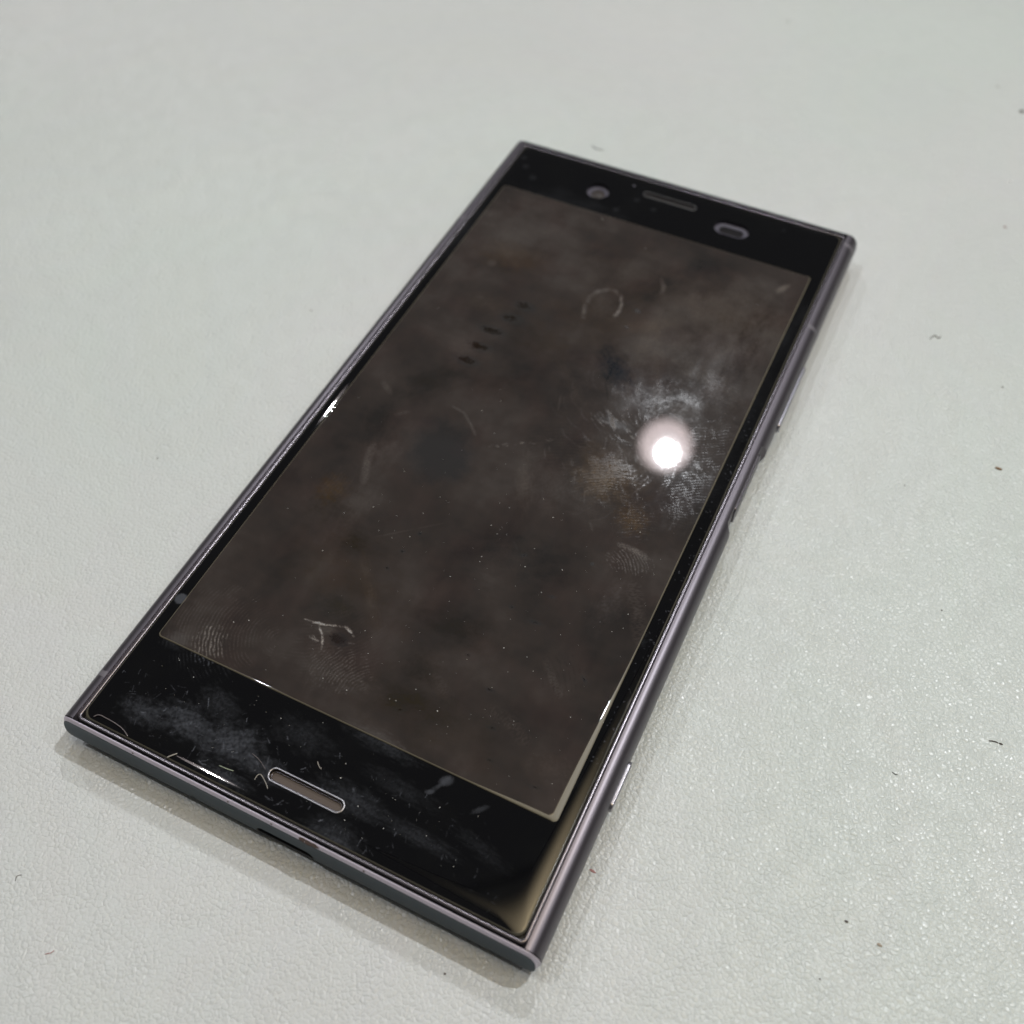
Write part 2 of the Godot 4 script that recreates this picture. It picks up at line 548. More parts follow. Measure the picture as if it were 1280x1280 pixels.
	stroke([Vector2(20.79, -4.79), Vector2(22.08, -7.61)], 0.26, -0.22, 0.013, 0.9)
	stroke([Vector2(24.86, 5.25), Vector2(25.66, 2.04)], 0.35, -0.22, 0.019, 0.9)
	stroke([Vector2(7.64, -20.02), Vector2(8.96, -21.36)], 0.21, -0.22, 0.004, 0.9)
	stroke([Vector2(9.02, -1.31), Vector2(9.87, -2.48)], 0.34, -0.22, 0.011, 0.9)
	stroke([Vector2(19.31, -4.69), Vector2(20.05, -5.98)], 0.19, -0.22, 0.01, 0.9)
	stroke([Vector2(25.47, -3.69), Vector2(26.56, -4.91)], 0.19, -0.22, 0.008, 0.9)
	stroke([Vector2(16.74, 3.34), Vector2(18.33, 0.62)], 0.15, -0.22, 0.012, 0.9)
	stroke([Vector2(7.92, -2.48), Vector2(9.08, -3.70)], 0.13, -0.22, 0.016, 0.9)
	stroke([Vector2(12.49, 5.75), Vector2(13.28, 2.69)], 0.2, -0.22, 0.015, 0.9)
	stroke([Vector2(7.28, -8.82), Vector2(8.77, -11.46)], 0.34, -0.22, 0.004, 0.9)
	stroke([Vector2(27.00, -3.59), Vector2(27.60, -4.64)], 0.16, -0.22, 0.013, 0.9)
	stroke([Vector2(16.98, -11.71), Vector2(17.92, -12.93)], 0.26, -0.22, 0.017, 0.9)
	stroke([Vector2(20.63, 2.03), Vector2(22.22, 0.08)], 0.16, -0.22, 0.01, 0.9)
	stroke([Vector2(28.97, 7.29), Vector2(29.14, 5.59)], 0.17, -0.22, 0.008, 0.9)
	stroke([Vector2(19.91, 3.18), Vector2(20.08, 1.68)], 0.22, -0.22, 0.009, 0.9)
	stroke([Vector2(13.69, 7.16), Vector2(15.33, 5.61)], 0.19, -0.22, 0.02, 0.9)
	stroke([Vector2(29.60, -0.21), Vector2(30.13, -1.23)], 0.29, -0.22, 0.008, 0.9)
	stroke([Vector2(27.96, 1.33), Vector2(28.71, -0.72)], 0.34, -0.22, 0.014, 0.9)
	stroke([Vector2(18.27, -2.51), Vector2(19.69, -4.05)], 0.27, -0.22, 0.014, 0.9)
	stroke([Vector2(4.23, -1.23), Vector2(5.15, -3.06)], 0.19, -0.22, 0.021, 0.9)
	stroke([Vector2(1.75, 10.70), Vector2(2.75, 7.44)], 0.24, -0.22, 0.021, 0.9)
	stroke([Vector2(13.59, -6.03), Vector2(14.71, -8.97)], 0.15, -0.22, 0.014, 0.9)
	stroke([Vector2(17.95, 1.81), Vector2(19.28, -0.29)], 0.19, -0.22, 0.014, 0.9)
	stroke([Vector2(14.88, 0.75), Vector2(15.76, -0.66)], 0.29, -0.22, 0.007, 0.9)
	stroke([Vector2(25.24, 5.06), Vector2(25.45, 2.13)], 0.15, -0.22, 0.019, 0.9)
	stroke([Vector2(13.83, -2.91), Vector2(14.86, -4.18)], 0.16, -0.22, 0.008, 0.9)
	stroke([Vector2(21.42, -3.04), Vector2(22.15, -4.32)], 0.31, -0.22, 0.021, 0.9)
	stroke([Vector2(18.18, 4.72), Vector2(19.26, 2.93)], 0.17, -0.22, 0.01, 0.9)
	stroke([Vector2(30.26, 7.45), Vector2(31.62, 6.18)], 0.13, -0.22, 0.012, 0.9)
	stroke([Vector2(21.51, -3.09), Vector2(22.21, -4.98)], 0.18, -0.22, 0.007, 0.9)
	stroke([Vector2(24.01, 3.06), Vector2(24.50, 1.50)], 0.14, -0.22, 0.012, 0.9)
	stroke([Vector2(14.64, 5.05), Vector2(15.85, 3.85)], 0.27, -0.22, 0.009, 0.9)
	stroke([Vector2(17.42, -5.57), Vector2(17.98, -6.33)], 0.16, -0.22, 0.022, 0.9)
	stroke([Vector2(25.28, 1.97), Vector2(25.34, -0.83)], 0.2, -0.22, 0.015, 0.9)
	stroke([Vector2(28.28, 6.53), Vector2(29.13, 5.69)], 0.26, -0.22, 0.01, 0.9)
	stroke([Vector2(4.68, -0.39), Vector2(5.22, -1.40)], 0.18, -0.22, 0.02, 0.9)
	stroke([Vector2(25.46, 8.02), Vector2(26.09, 6.92)], 0.29, -0.22, 0.014, 0.9)
	stroke([Vector2(16.31, -6.81), Vector2(17.73, -7.90)], 0.3, -0.22, 0.005, 0.9)
	stroke([Vector2(15.67, 11.19), Vector2(16.16, 9.93)], 0.31, -0.22, 0.012, 0.9)
	blot(15.59, -2.81, 6.25, 6.02, -11.3, -0.06, 0.012, 0.01, 1.1)
	blot(22.68, -8.21, 4.34, 3.58, -42.1, -0.03, 0.01, 0.01, 1.1)
	blot(11.42, 2.60, 5.32, 2.39, 12.7, 0.05, -0.006, 0, 1.0)
	ridges(15.59, -2.81, 6.23, 6.87, 25.6, 0.55, 0.04, -12.51, -0.32, 0.006)
	ridges(23.25, -7.94, 4.04, 4.65, 25.7, 0.5, -0.16, -11.85, -0.36, 0.008)
	ridges(29.61, 2.12, 6.31, 7.37, -12.2, 0.55, 14.81, -16.79, -0.34, 0.006)
	ridges(28.96, -3.47, 3.81, 3.76, 25.7, 0.5, 5.14, 13.06, -0.3, 0.006)
	ridges(30.33, 11.67, 6.87, 7.54, -45.7, 0.6, -51.56, 10.35, -0.3, 0.003)
	ridges(6.39, 0.19, 7.52, 6.72, 0.3, 0.7, 9.03, -20.24, -0.04, 0.006)
	ridges(25.35, -15.76, 2.49, 3.91, 99.7, 0.5, -3.28, 5.14, -0.3, 0.06)
	stroke([Vector2(22.83, -13.53), Vector2(25.52, -13.56), Vector2(27.18, -14.07)], 0.7, -0.08, 0.05, 0.5)
	stroke([Vector2(27.74, -19.71), Vector2(29.99, -24.02), Vector2(31.81, -27.60)], 1.5, -0.03, 0.016, 0.5)
	stroke([Vector2(7.32, 20.31), Vector2(7.63, 16.67), Vector2(9.45, 13.43)], 0.3, 0.1, -0.02, 0.3)
	ridges(-24.48, -55.59, 2.93, 3.47, 25.7, 0.55, 10.19, 0.79, -0.12, 0.11)
	ridges(-24.88, -53.43, 9.53, 8.15, 4.6, 0.55, 9.45, 2.22, -0.05, 0.016)
	blot(-29.18, -56.98, 2.80, 2.01, 4.9, -0.02, 0.022, -0.002, 1.0)
	stroke([Vector2(-14.18, -46.03), Vector2(-12.78, -45.81), Vector2(-11.50, -45.64), Vector2(-9.65, -45.05), Vector2(-8.02, -44.57), Vector2(-6.68, -44.96)], 0.2, -0.12, 0.08, 0.7)
	stroke([Vector2(-11.75, -45.91), Vector2(-10.86, -46.68), Vector2(-9.73, -48.05), Vector2(-9.31, -49.16)], 0.2, -0.12, 0.07, 0.7)
	stroke([Vector2(-7.20, -44.93), Vector2(-6.77, -44.86)], 0.2, -0.12, 0.072, 0.9)
	stroke([Vector2(-10.77, -45.63), Vector2(-10.33, -45.20)], 0.1, -0.12, 0.113, 0.9)
	stroke([Vector2(-12.03, -45.58), Vector2(-11.51, -45.46)], 0.16, -0.12, 0.107, 0.9)
	stroke([Vector2(-11.37, -45.57), Vector2(-10.79, -45.62)], 0.13, -0.12, 0.115, 0.9)
	stroke([Vector2(-8.19, -44.50), Vector2(-7.72, -44.83)], 0.12, -0.12, 0.096, 0.9)
	stroke([Vector2(-11.84, -45.66), Vector2(-11.42, -45.57)], 0.2, -0.12, 0.102, 0.9)
	stroke([Vector2(-12.84, -45.87), Vector2(-12.60, -45.82)], 0.09, -0.12, 0.118, 0.9)
	stroke([Vector2(-7.38, -44.80), Vector2(-6.78, -44.95)], 0.2, -0.12, 0.076, 0.9)
	stroke([Vector2(-7.07, -45.07), Vector2(-6.62, -44.98)], 0.16, -0.12, 0.061, 0.9)
	stroke([Vector2(-7.43, -44.91), Vector2(-6.76, -44.93)], 0.13, -0.12, 0.101, 0.9)
	stroke([Vector2(-12.46, -45.85), Vector2(-11.90, -45.54)], 0.21, -0.12, 0.295, 0.9)
	stroke([Vector2(-10.71, -45.38), Vector2(-10.29, -45.24)], 0.16, -0.12, 0.064, 0.9)
	stroke([Vector2(-7.33, -44.92), Vector2(-6.65, -45.03)], 0.11, -0.12, 0.292, 0.9)
	stroke([Vector2(-11.56, -45.72), Vector2(-11.11, -45.53)], 0.24, -0.12, 0.176, 0.9)
	stroke([Vector2(-11.18, -45.56), Vector2(-10.56, -45.47)], 0.14, -0.12, 0.147, 0.9)
	stroke([Vector2(-12.37, -45.71), Vector2(-11.79, -45.54)], 0.14, -0.12, 0.121, 0.9)
	stroke([Vector2(-11.95, -45.65), Vector2(-11.43, -45.48)], 0.19, -0.12, 0.101, 0.9)
	stroke([Vector2(-11.96, -45.77), Vector2(-11.56, -45.80)], 0.15, -0.12, 0.062, 0.9)
	stroke([Vector2(-12.48, -45.70), Vector2(-11.92, -45.71)], 0.11, -0.12, 0.274, 0.9)
	stroke([Vector2(-7.64, -44.73), Vector2(-7.09, -44.86)], 0.2, -0.12, 0.164, 0.9)
	stroke([Vector2(-9.71, -45.12), Vector2(-9.51, -44.94)], 0.22, -0.12, 0.204, 0.9)
	stroke([Vector2(-12.08, -45.87), Vector2(-11.86, -45.82)], 0.13, -0.12, 0.07, 0.9)
	stroke([Vector2(-9.86, -45.00), Vector2(-9.80, -45.10)], 0.13, -0.12, 0.062, 0.9)
	stroke([Vector2(-10.27, -45.27), Vector2(-9.90, -45.28)], 0.14, -0.12, 0.153, 0.9)
	stroke([Vector2(-12.79, -46.07), Vector2(-12.24, -45.80)], 0.11, -0.12, 0.259, 0.9)
	stroke([Vector2(-14.23, -46.02), Vector2(-13.83, -45.92)], 0.14, -0.12, 0.114, 0.9)
	stroke([Vector2(-10.89, -46.60), Vector2(-10.46, -47.18)], 0.09, -0.12, 0.139, 0.9)
	stroke([Vector2(-11.48, -46.23), Vector2(-11.05, -46.59)], 0.11, -0.12, 0.066, 0.9)
	stroke([Vector2(-10.71, -46.84), Vector2(-10.48, -47.02)], 0.1, -0.12, 0.132, 0.9)
	stroke([Vector2(-10.31, -47.38), Vector2(-10.18, -47.45)], 0.12, -0.12, 0.206, 0.9)
	stroke([Vector2(-11.17, -46.44), Vector2(-10.56, -47.00)], 0.12, -0.12, 0.051, 0.9)
	stroke([Vector2(-11.10, -46.52), Vector2(-10.87, -46.70)], 0.1, -0.12, 0.096, 0.9)
	stroke([Vector2(-10.53, -46.93), Vector2(-10.10, -47.42)], 0.16, -0.12, 0.073, 0.9)
	stroke([Vector2(-11.36, -46.50), Vector2(-10.56, -46.88)], 0.12, -0.12, 0.092, 0.9)
	stroke([Vector2(-10.28, -47.51), Vector2(-9.67, -48.24)], 0.18, -0.12, 0.109, 0.9)
	stroke([Vector2(-9.99, -47.68), Vector2(-9.79, -48.42)], 0.09, -0.12, 0.128, 0.9)
	stroke([Vector2(-11.31, -46.43), Vector2(-10.78, -46.93)], 0.18, -0.12, 0.145, 0.9)
	stroke([Vector2(-10.94, -46.53), Vector2(-10.29, -46.92)], 0.1, -0.12, 0.051, 0.9)
	stroke([Vector2(-11.23, -46.52), Vector2(-10.97, -46.55)], 0.16, -0.12, 0.077, 0.9)
	stroke([Vector2(-9.96, -48.10), Vector2(-9.51, -48.46)], 0.17, -0.12, 0.114, 0.9)
	stroke([Vector2(-11.00, -46.58), Vector2(-11.14, -46.50)], 0.1, -0.12, 0.246, 0.9)
	stroke([Vector2(-9.54, -48.89), Vector2(-9.38, -49.01)], 0.1, -0.12, 0.05, 0.9)
	stroke([Vector2(-9.85, -47.60), Vector2(-9.74, -48.43)], 0.16, -0.12, 0.099, 0.9)
	stroke([Vector2(-10.00, -47.72), Vector2(-9.66, -48.05)], 0.2, -0.12, 0.071, 0.9)
	stroke([Vector2(-10.68, -48.15), Vector2(-10.37, -48.19)], 0.16, -0.12, 0.032, 0.9)
	stroke([Vector2(-11.18, -48.27), Vector2(-10.36, -48.24)], 0.14, -0.12, 0.107, 0.9)
	stroke([Vector2(-11.55, -48.08), Vector2(-11.24, -48.49)], 0.13, -0.12, 0.086, 0.9)
	stroke([Vector2(-11.33, -48.17), Vector2(-10.37, -48.31)], 0.15, -0.12, 0.034, 0.9)
	stroke([Vector2(-11.99, -47.75), Vector2(-11.11, -48.21)], 0.09, -0.12, 0.041, 0.9)
	stroke([Vector2(-12.08, -48.25), Vector2(-11.17, -48.30)], 0.16, -0.12, 0.032, 0.9)
	stroke([Vector2(-12.07, -48.10), Vector2(-11.21, -48.34)], 0.16, -0.12, 0.041, 0.9)
	stroke([Vector2(-11.57, -47.74), Vector2(-10.46, -48.35)], 0.11, -0.12, 0.129, 0.9)
	stroke([Vector2(-11.32, -48.10), Vector2(-10.57, -48.54)], 0.18, -0.12, 0.038, 0.9)
	stroke([Vector2(-10.62, -48.34), Vector2(-10.68, -48.29)], 0.11, -0.12, 0.054, 0.9)
	stroke([Vector2(-6.36, -45.12), Vector2(-6.10, -45.29)], 0.15, -0.12, 0.035, 0.9)
	stroke([Vector2(-7.10, -44.65), Vector2(-6.81, -44.95)], 0.12, -0.12, 0.12, 0.9)
	stroke([Vector2(-8.02, -44.45), Vector2(-7.36, -44.57)], 0.08, -0.12, 0.123, 0.9)
	stroke([Vector2(-7.48, -44.74), Vector2(-6.63, -44.64)], 0.1, -0.12, 0.067, 0.9)
	stroke([Vector2(-8.05, -44.62), Vector2(-7.55, -44.63)], 0.09, -0.12, 0.029, 0.9)
	stroke([Vector2(-7.42, -44.62), Vector2(-6.99, -44.74)], 0.13, -0.12, 0.029, 0.9)
	stroke([Vector2(-7.35, -44.58), Vector2(-7.20, -44.72)], 0.22, -0.12, 0.069, 0.9)
	stroke([Vector2(-7.89, -44.58), Vector2(-7.35, -44.69)], 0.22, -0.12, 0.028, 0.9)
	stroke([Vector2(-6.39, -45.27), Vector2(-6.05, -45.37)], 0.18, -0.12, 0.093, 0.9)
	stroke([Vector2(-8.21, -44.37), Vector2(-7.44, -44.45)], 0.18, -0.12, 0.047, 0.9)
	stroke([Vector2(-6.99, -46.73), Vector2(-6.48, -46.66)], 0.15, -0.12, 0.018, 0.9)
	stroke([Vector2(-6.36, -46.57), Vector2(-5.73, -46.39)], 0.1, -0.12, 0.016, 0.9)
	stroke([Vector2(-5.98, -46.53), Vector2(-5.49, -46.39)], 0.18, -0.12, 0.019, 0.9)
	stroke([Vector2(-6.31, -46.74), Vector2(-5.87, -46.49)], 0.15, -0.12, 0.057, 0.9)
	stroke([Vector2(-5.63, -46.45), Vector2(-5.36, -46.35)], 0.08, -0.12, 0.038, 0.9)
	stroke([Vector2(-7.77, -47.26), Vector2(-7.71, -47.06)], 0.16, -0.12, 0.016, 0.9)
	blot(-10.36, -46.14, 2.21, 1.30, 9.3, -0.05, 0.02, 0, 1.0)
	blot(-11.23, -42.03, 4.81, 3.19, 3.8, -0.22, -0.016, 0.001, 0.8)
	blot(-7.93, -46.74, 2.28, 1.49, -5.7, -0.4, -0.022, 0, 0.7)
	ridges(-5.14, -50.87, 5.30, 3.69, 4.5, 0.5, 7.10, -2.87, -0.06, 0.04)
	ridges(-7.55, -48.02, 8.16, 7.91, 25.7, 0.55, -4.01, 15.26, -0.03, 0.007)
	blot(-23.26, -23.62, 3.94, 3.86, 63.5, 0, 0.003, 0.006, 0.9)
	ridges(-23.28, -22.37, 3.64, 4.25, 25.6, 0.6, -12.78, 7.52, -0.02, 0.008)
	blot(16.82, -31.71, 1.67, 0.51, 6.4, -0.45, -0.022, 0, 1.1)
	blot(17.23, -26.64, 0.96, 0.53, 11.8, -0.45, -0.022, 0, 1.1)
	blot(15.63, -44.36, 1.27, 0.47, 4.1, -0.45, -0.022, 0, 1.1)
	blot(5.70, -52.55, 1.24, 0.46, 20.4, -0.45, -0.022, 0, 1.1)
	blot(18.54, -49.42, 1.01, 0.45, 4.6, -0.45, -0.022, 0, 1.1)
	blot(20.33, -53.73, 0.88, 0.43, -0.2, -0.45, -0.022, 0, 1.1)
	blot(27.53, -54.50, 1.28, 0.42, 10.2, -0.45, -0.022, 0, 1.1)
	blot(-7.06, -29.23, 0.77, 0.55, 8.3, -0.45, -0.022, 0, 1.1)
	blot(-7.65, -32.92, 0.63, 0.54, 8.5, -0.45, -0.022, 0, 1.1)
	blot(-6.20, -25.15, 0.63, 0.58, 25.7, -0.45, -0.022, 0, 1.1)
	blot(10.23, -21.73, 0.99, 0.56, 37.6, -0.45, -0.022, 0, 1.1)
	blot(20.32, -18.67, 0.61, 0.55, 25.7, -0.45, -0.022, 0, 1.1)
	blot(10.37, -40.84, 0.71, 0.48, 3.8, -0.45, -0.022, 0, 1.1)
	blot(27.02, -37.06, 1.21, 0.45, -38.3, -0.45, -0.022, 0, 1.1)
	blot(12.60, -30.86, 0.62, 0.51, -7.9, -0.45, -0.022, 0, 1.1)
	ridges(23.68, -37.97, 3.20, 4.30, 25.7, 0.8, -9.12, -1.88, 0.0, -0.01)
	blot(28.17, 52.88, 2.39, 0.96, 64.3, -0.03, 0.055, 0.003, 0.8)
	blot(-24.04, 35.83, 1.23, 1.36, 25.5, 0, 0.02, 0, 0.8)
	blot(-21.38, 39.12, 9.63, 5.62, 3.8, 0, 0.004, 0.004, 0.9)
	blot(12.54, 53.28, 9.38, 4.50, -4.2, 0, -0.006, 0, 0.9)
	stroke([Vector2(21.13, -37.08), Vector2(22.92, -39.04), Vector2(24.97, -40.82)], 0.8, 0, 0.012, 0.7)
	stroke([Vector2(17.41, -47.17), Vector2(20.72, -47.58), Vector2(23.24, -48.99)], 1.4, -0.02, 0.012, 0.7)
	stroke([Vector2(10.72, -47.69), Vector2(8.01, -46.23)], 1.2, 0, 0.01, 0.6)
	blot(-20.10, -66.87, 6.41, 3.30, -3.3, -0.02, 0.07, -0.003, 1.2)
	blot(-12.79, -66.76, 6.36, 3.91, 15.5, -0.02, 0.07, -0.003, 1.2)
	blot(-17.63, -62.72, 5.07, 2.85, -12.6, 0, 0.022, -0.001, 1.0)
	blot(-4.36, -61.65, 7.11, 3.32, -4.1, 0, 0.018, 0, 1.2)
	blot(11.24, -62.36, 7.78, 2.14, -4.1, 0, 0.016, 0, 1.2)
	blot(24.52, -64.86, 6.27, 1.64, -13.7, 0, 0.012, 0.003, 1.2)
	blot(6.64, -71.18, 5.47, 2.22, -3.0, 0, 0.02, 0, 1.0)
	blot(16.36, -58.78, 1.28, 0.90, 36.2, 0, 0.06, 0.001, 0.6)
	blot(15.07, -61.12, 0.85, 0.44, 25.8, 0, 0.05, 0.001, 0.6)
	stroke([Vector2(15.07, -61.12), Vector2(15.76, -59.93), Vector2(16.54, -58.19)], 0.4, 0, 0.05, 0.2)
	blot(22.22, -60.34, 1.68, 0.54, 46.3, 0, 0.04, 0.004, 0.8)
	blot(-33.02, -50.98, 1.09, 1.13, 87.5, 0, 0.1, 0.001, 0.35)
	stroke([Vector2(4.23, -66.28), Vector2(3.76, -66.46), Vector2(3.40, -66.83)], 0.13, -0.1, 0.03, 0.9)
	stroke([Vector2(-24.07, -66.56), Vector2(-24.08, -66.87), Vector2(-24.19, -67.05)], 0.12, -0.1, 0.182, 0.9)
	stroke([Vector2(-26.95, -68.56), Vector2(-26.57, -68.47), Vector2(-26.28, -68.26)], 0.12, -0.1, 0.134, 0.9)
	stroke([Vector2(-29.96, -63.42), Vector2(-29.86, -63.66), Vector2(-29.75, -63.92)], 0.11, -0.1, 0.041, 0.9)
	stroke([Vector2(-10.42, -70.46), Vector2(-10.29, -70.67), Vector2(-10.18, -70.84)], 0.1, -0.1, 0.071, 0.9)
	stroke([Vector2(-17.30, -68.11), Vector2(-16.96, -68.31), Vector2(-16.45, -68.75)], 0.11, -0.1, 0.031, 0.9)
	stroke([Vector2(-18.84, -66.90), Vector2(-18.67, -67.39), Vector2(-18.80, -67.47)], 0.12, -0.1, 0.038, 0.9)
	stroke([Vector2(-10.70, -63.76), Vector2(-10.48, -64.08), Vector2(-10.38, -64.22)], 0.12, -0.1, 0.043, 0.9)
	stroke([Vector2(-1.69, -65.41), Vector2(-1.88, -65.74), Vector2(-2.17, -65.92)], 0.12, -0.1, 0.132, 0.9)
	stroke([Vector2(-12.92, -62.81), Vector2(-12.94, -62.91), Vector2(-12.72, -63.38)], 0.11, -0.1, 0.145, 0.9)
	stroke([Vector2(-13.22, -67.93), Vector2(-12.77, -67.85), Vector2(-12.35, -67.71)], 0.09, -0.1, 0.102, 0.9)
	stroke([Vector2(-7.09, -66.20), Vector2(-6.92, -66.66), Vector2(-6.63, -67.30)], 0.09, -0.1, 0.115, 0.9)
	stroke([Vector2(-11.05, -70.37), Vector2(-10.97, -70.68), Vector2(-11.00, -70.82)], 0.08, -0.1, 0.031, 0.9)
	stroke([Vector2(-15.82, -65.67), Vector2(-15.74, -66.02), Vector2(-15.61, -66.43)], 0.08, -0.1, 0.041, 0.9)
	stroke([Vector2(-14.25, -70.32), Vector2(-14.63, -70.59), Vector2(-15.03, -70.81)], 0.11, -0.1, 0.12, 0.9)
	stroke([Vector2(-22.93, -63.01), Vector2(-22.88, -63.21), Vector2(-22.77, -63.48)], 0.11, -0.1, 0.11, 0.9)
	stroke([Vector2(-15.47, -70.90), Vector2(-14.68, -71.09), Vector2(-14.11, -70.98)], 0.11, -0.1, 0.181, 0.9)
	stroke([Vector2(0.95, -62.31), Vector2(1.34, -62.12), Vector2(1.75, -61.97)], 0.06, -0.1, 0.075, 0.9)
	stroke([Vector2(-11.87, -68.10), Vector2(-11.73, -68.19), Vector2(-11.40, -68.56)], 0.09, -0.1, 0.106, 0.9)
	stroke([Vector2(-16.97, -70.48), Vector2(-16.93, -70.98), Vector2(-17.02, -71.31)], 0.07, -0.1, 0.041, 0.9)
	stroke([Vector2(-1.51, -70.70), Vector2(-1.24, -70.71), Vector2(-1.05, -70.59)], 0.07, -0.1, 0.121, 0.9)
	stroke([Vector2(-2.40, -67.86), Vector2(-2.02, -68.11), Vector2(-1.70, -68.27)], 0.09, -0.1, 0.125, 0.9)
	stroke([Vector2(-21.41, -65.27), Vector2(-21.78, -65.78), Vector2(-22.32, -66.07)], 0.12, -0.1, 0.071, 0.9)
	stroke([Vector2(0.96, -63.08), Vector2(1.31, -63.17), Vector2(1.64, -63.23)], 0.08, -0.1, 0.035, 0.9)
	stroke([Vector2(-30.41, -66.67), Vector2(-29.99, -66.50), Vector2(-29.56, -66.35)], 0.1, -0.1, 0.067, 0.9)
	stroke([Vector2(3.71, -67.92), Vector2(3.60, -68.26), Vector2(3.42, -68.47)], 0.12, -0.1, 0.031, 0.9)
	stroke([Vector2(-16.69, -68.86), Vector2(-16.09, -69.16), Vector2(-15.48, -69.49)], 0.08, -0.1, 0.03, 0.9)
	stroke([Vector2(-1.54, -64.74), Vector2(-1.28, -64.96), Vector2(-1.04, -65.15)], 0.07, -0.1, 0.045, 0.9)
	stroke([Vector2(-24.48, -67.91), Vector2(-24.02, -67.96), Vector2(-23.53, -68.05)], 0.13, -0.1, 0.03, 0.9)
	stroke([Vector2(-11.01, -67.38), Vector2(-11.47, -67.78), Vector2(-12.00, -68.08)], 0.1, -0.1, 0.1, 0.9)
	stroke([Vector2(5.59, -67.78), Vector2(5.23, -68.33), Vector2(4.64, -68.49)], 0.07, -0.1, 0.043, 0.9)
	stroke([Vector2(0.06, -66.89), Vector2(0.26, -66.96), Vector2(0.50, -67.07)], 0.08, -0.1, 0.03, 0.9)
	stroke([Vector2(-25.83, -66.57), Vector2(-25.14, -66.52), Vector2(-24.66, -66.19)], 0.1, -0.1, 0.03, 0.9)
	stroke([Vector2(-32.83, -64.46), Vector2(-33.18, -64.37), Vector2(-33.21, -64.69)], 0.09, -0.1, 0.137, 0.9)
	stroke([Vector2(-13.46, -62.24), Vector2(-13.71, -62.46), Vector2(-13.90, -62.78)], 0.1, -0.1, 0.03, 0.9)
	stroke([Vector2(-8.25, -67.56), Vector2(-7.91, -67.56), Vector2(-7.45, -67.74)], 0.07, -0.1, 0.03, 0.9)
	stroke([Vector2(-10.96, -66.11), Vector2(-10.96, -66.51), Vector2(-11.21, -66.54)], 0.06, -0.1, 0.037, 0.9)
	stroke([Vector2(-8.77, -64.11), Vector2(-8.40, -64.32), Vector2(-7.94, -64.67)], 0.09, -0.1, 0.138, 0.9)
	stroke([Vector2(1.23, -68.97), Vector2(1.36, -69.07), Vector2(1.61, -69.34)], 0.1, -0.1, 0.074, 0.9)
	stroke([Vector2(3.57, -68.85), Vector2(4.29, -68.98), Vector2(4.80, -68.75)], 0.11, -0.1, 0.035, 0.9)
	stroke([Vector2(-5.54, -65.91), Vector2(-5.38, -66.30), Vector2(-5.17, -66.75)], 0.09, -0.1, 0.03, 0.9)
	stroke([Vector2(-6.86, -64.52), Vector2(-6.51, -64.95), Vector2(-6.02, -65.58)], 0.12, -0.1, 0.033, 0.9)
	stroke([Vector2(-18.02, -67.80), Vector2(-17.47, -67.67), Vector2(-16.82, -67.70)], 0.11, -0.1, 0.052, 0.9)
	stroke([Vector2(-32.37, -68.19), Vector2(-32.43, -68.33), Vector2(-32.43, -68.53)], 0.11, -0.1, 0.033, 0.9)
	stroke([Vector2(-19.60, -62.63), Vector2(-19.26, -63.19), Vector2(-18.87, -63.83)], 0.12, -0.1, 0.166, 0.9)
	stroke([Vector2(-11.52, -70.12), Vector2(-11.87, -70.46), Vector2(-12.21, -70.84)], 0.12, -0.1, 0.031, 0.9)
	stroke([Vector2(-1.80, -65.45), Vector2(-1.38, -65.61), Vector2(-0.92, -65.81)], 0.07, -0.1, 0.034, 0.9)
	stroke([Vector2(-20.78, -68.80), Vector2(-21.04, -69.17), Vector2(-21.46, -69.32)], 0.08, -0.1, 0.086, 0.9)
	stroke([Vector2(-31.09, -63.22), Vector2(-31.07, -63.51), Vector2(-30.92, -63.95)], 0.09, -0.1, 0.066, 0.9)
	stroke([Vector2(1.38, -61.59), Vector2(1.59, -61.95), Vector2(1.80, -62.33)], 0.1, -0.1, 0.129, 0.9)
	stroke([Vector2(-13.97, -67.09), Vector2(-13.64, -67.56), Vector2(-13.27, -68.07)], 0.11, -0.1, 0.075, 0.9)
	stroke([Vector2(-17.02, -69.42), Vector2(-16.97, -69.87), Vector2(-17.00, -70.20)], 0.1, -0.1, 0.167, 0.9)
	stroke([Vector2(-8.31, -67.52), Vector2(-7.85, -67.83), Vector2(-7.34, -68.22)], 0.08, -0.1, 0.079, 0.9)
	stroke([Vector2(-25.64, -63.32), Vector2(-25.01, -63.62), Vector2(-24.50, -63.77)], 0.1, -0.1, 0.061, 0.9)
	stroke([Vector2(-8.49, -66.71), Vector2(-8.89, -67.09), Vector2(-9.38, -67.35)], 0.13, -0.1, 0.036, 0.9)
	stroke([Vector2(-24.77, -63.01), Vector2(-24.04, -62.93), Vector2(-23.42, -62.69)], 0.09, -0.1, 0.03, 0.9)
	stroke([Vector2(-29.56, -67.22), Vector2(-29.57, -67.62), Vector2(-29.29, -68.39)], 0.11, -0.1, 0.031, 0.9)
	stroke([Vector2(-23.07, -63.40), Vector2(-22.96, -63.92), Vector2(-22.98, -64.28)], 0.09, -0.1, 0.032, 0.9)
	stroke([Vector2(-1.33, -65.26), Vector2(-1.45, -65.59), Vector2(-1.74, -65.67)], 0.07, -0.1, 0.031, 0.9)
	stroke([Vector2(-6.39, -62.71), Vector2(-6.21, -62.96), Vector2(-6.12, -63.06)], 0.13, -0.1, 0.123, 0.9)
	stroke([Vector2(-22.23, -70.22), Vector2(-22.20, -70.51), Vector2(-22.28, -70.63)], 0.11, -0.1, 0.036, 0.9)
	stroke([Vector2(-28.65, -67.16), Vector2(-28.83, -67.43), Vector2(-28.80, -67.97)], 0.07, -0.1, 0.035, 0.9)
	stroke([Vector2(-4.35, -65.93), Vector2(-4.34, -66.26), Vector2(-4.47, -66.39)], 0.12, -0.1, 0.034, 0.9)
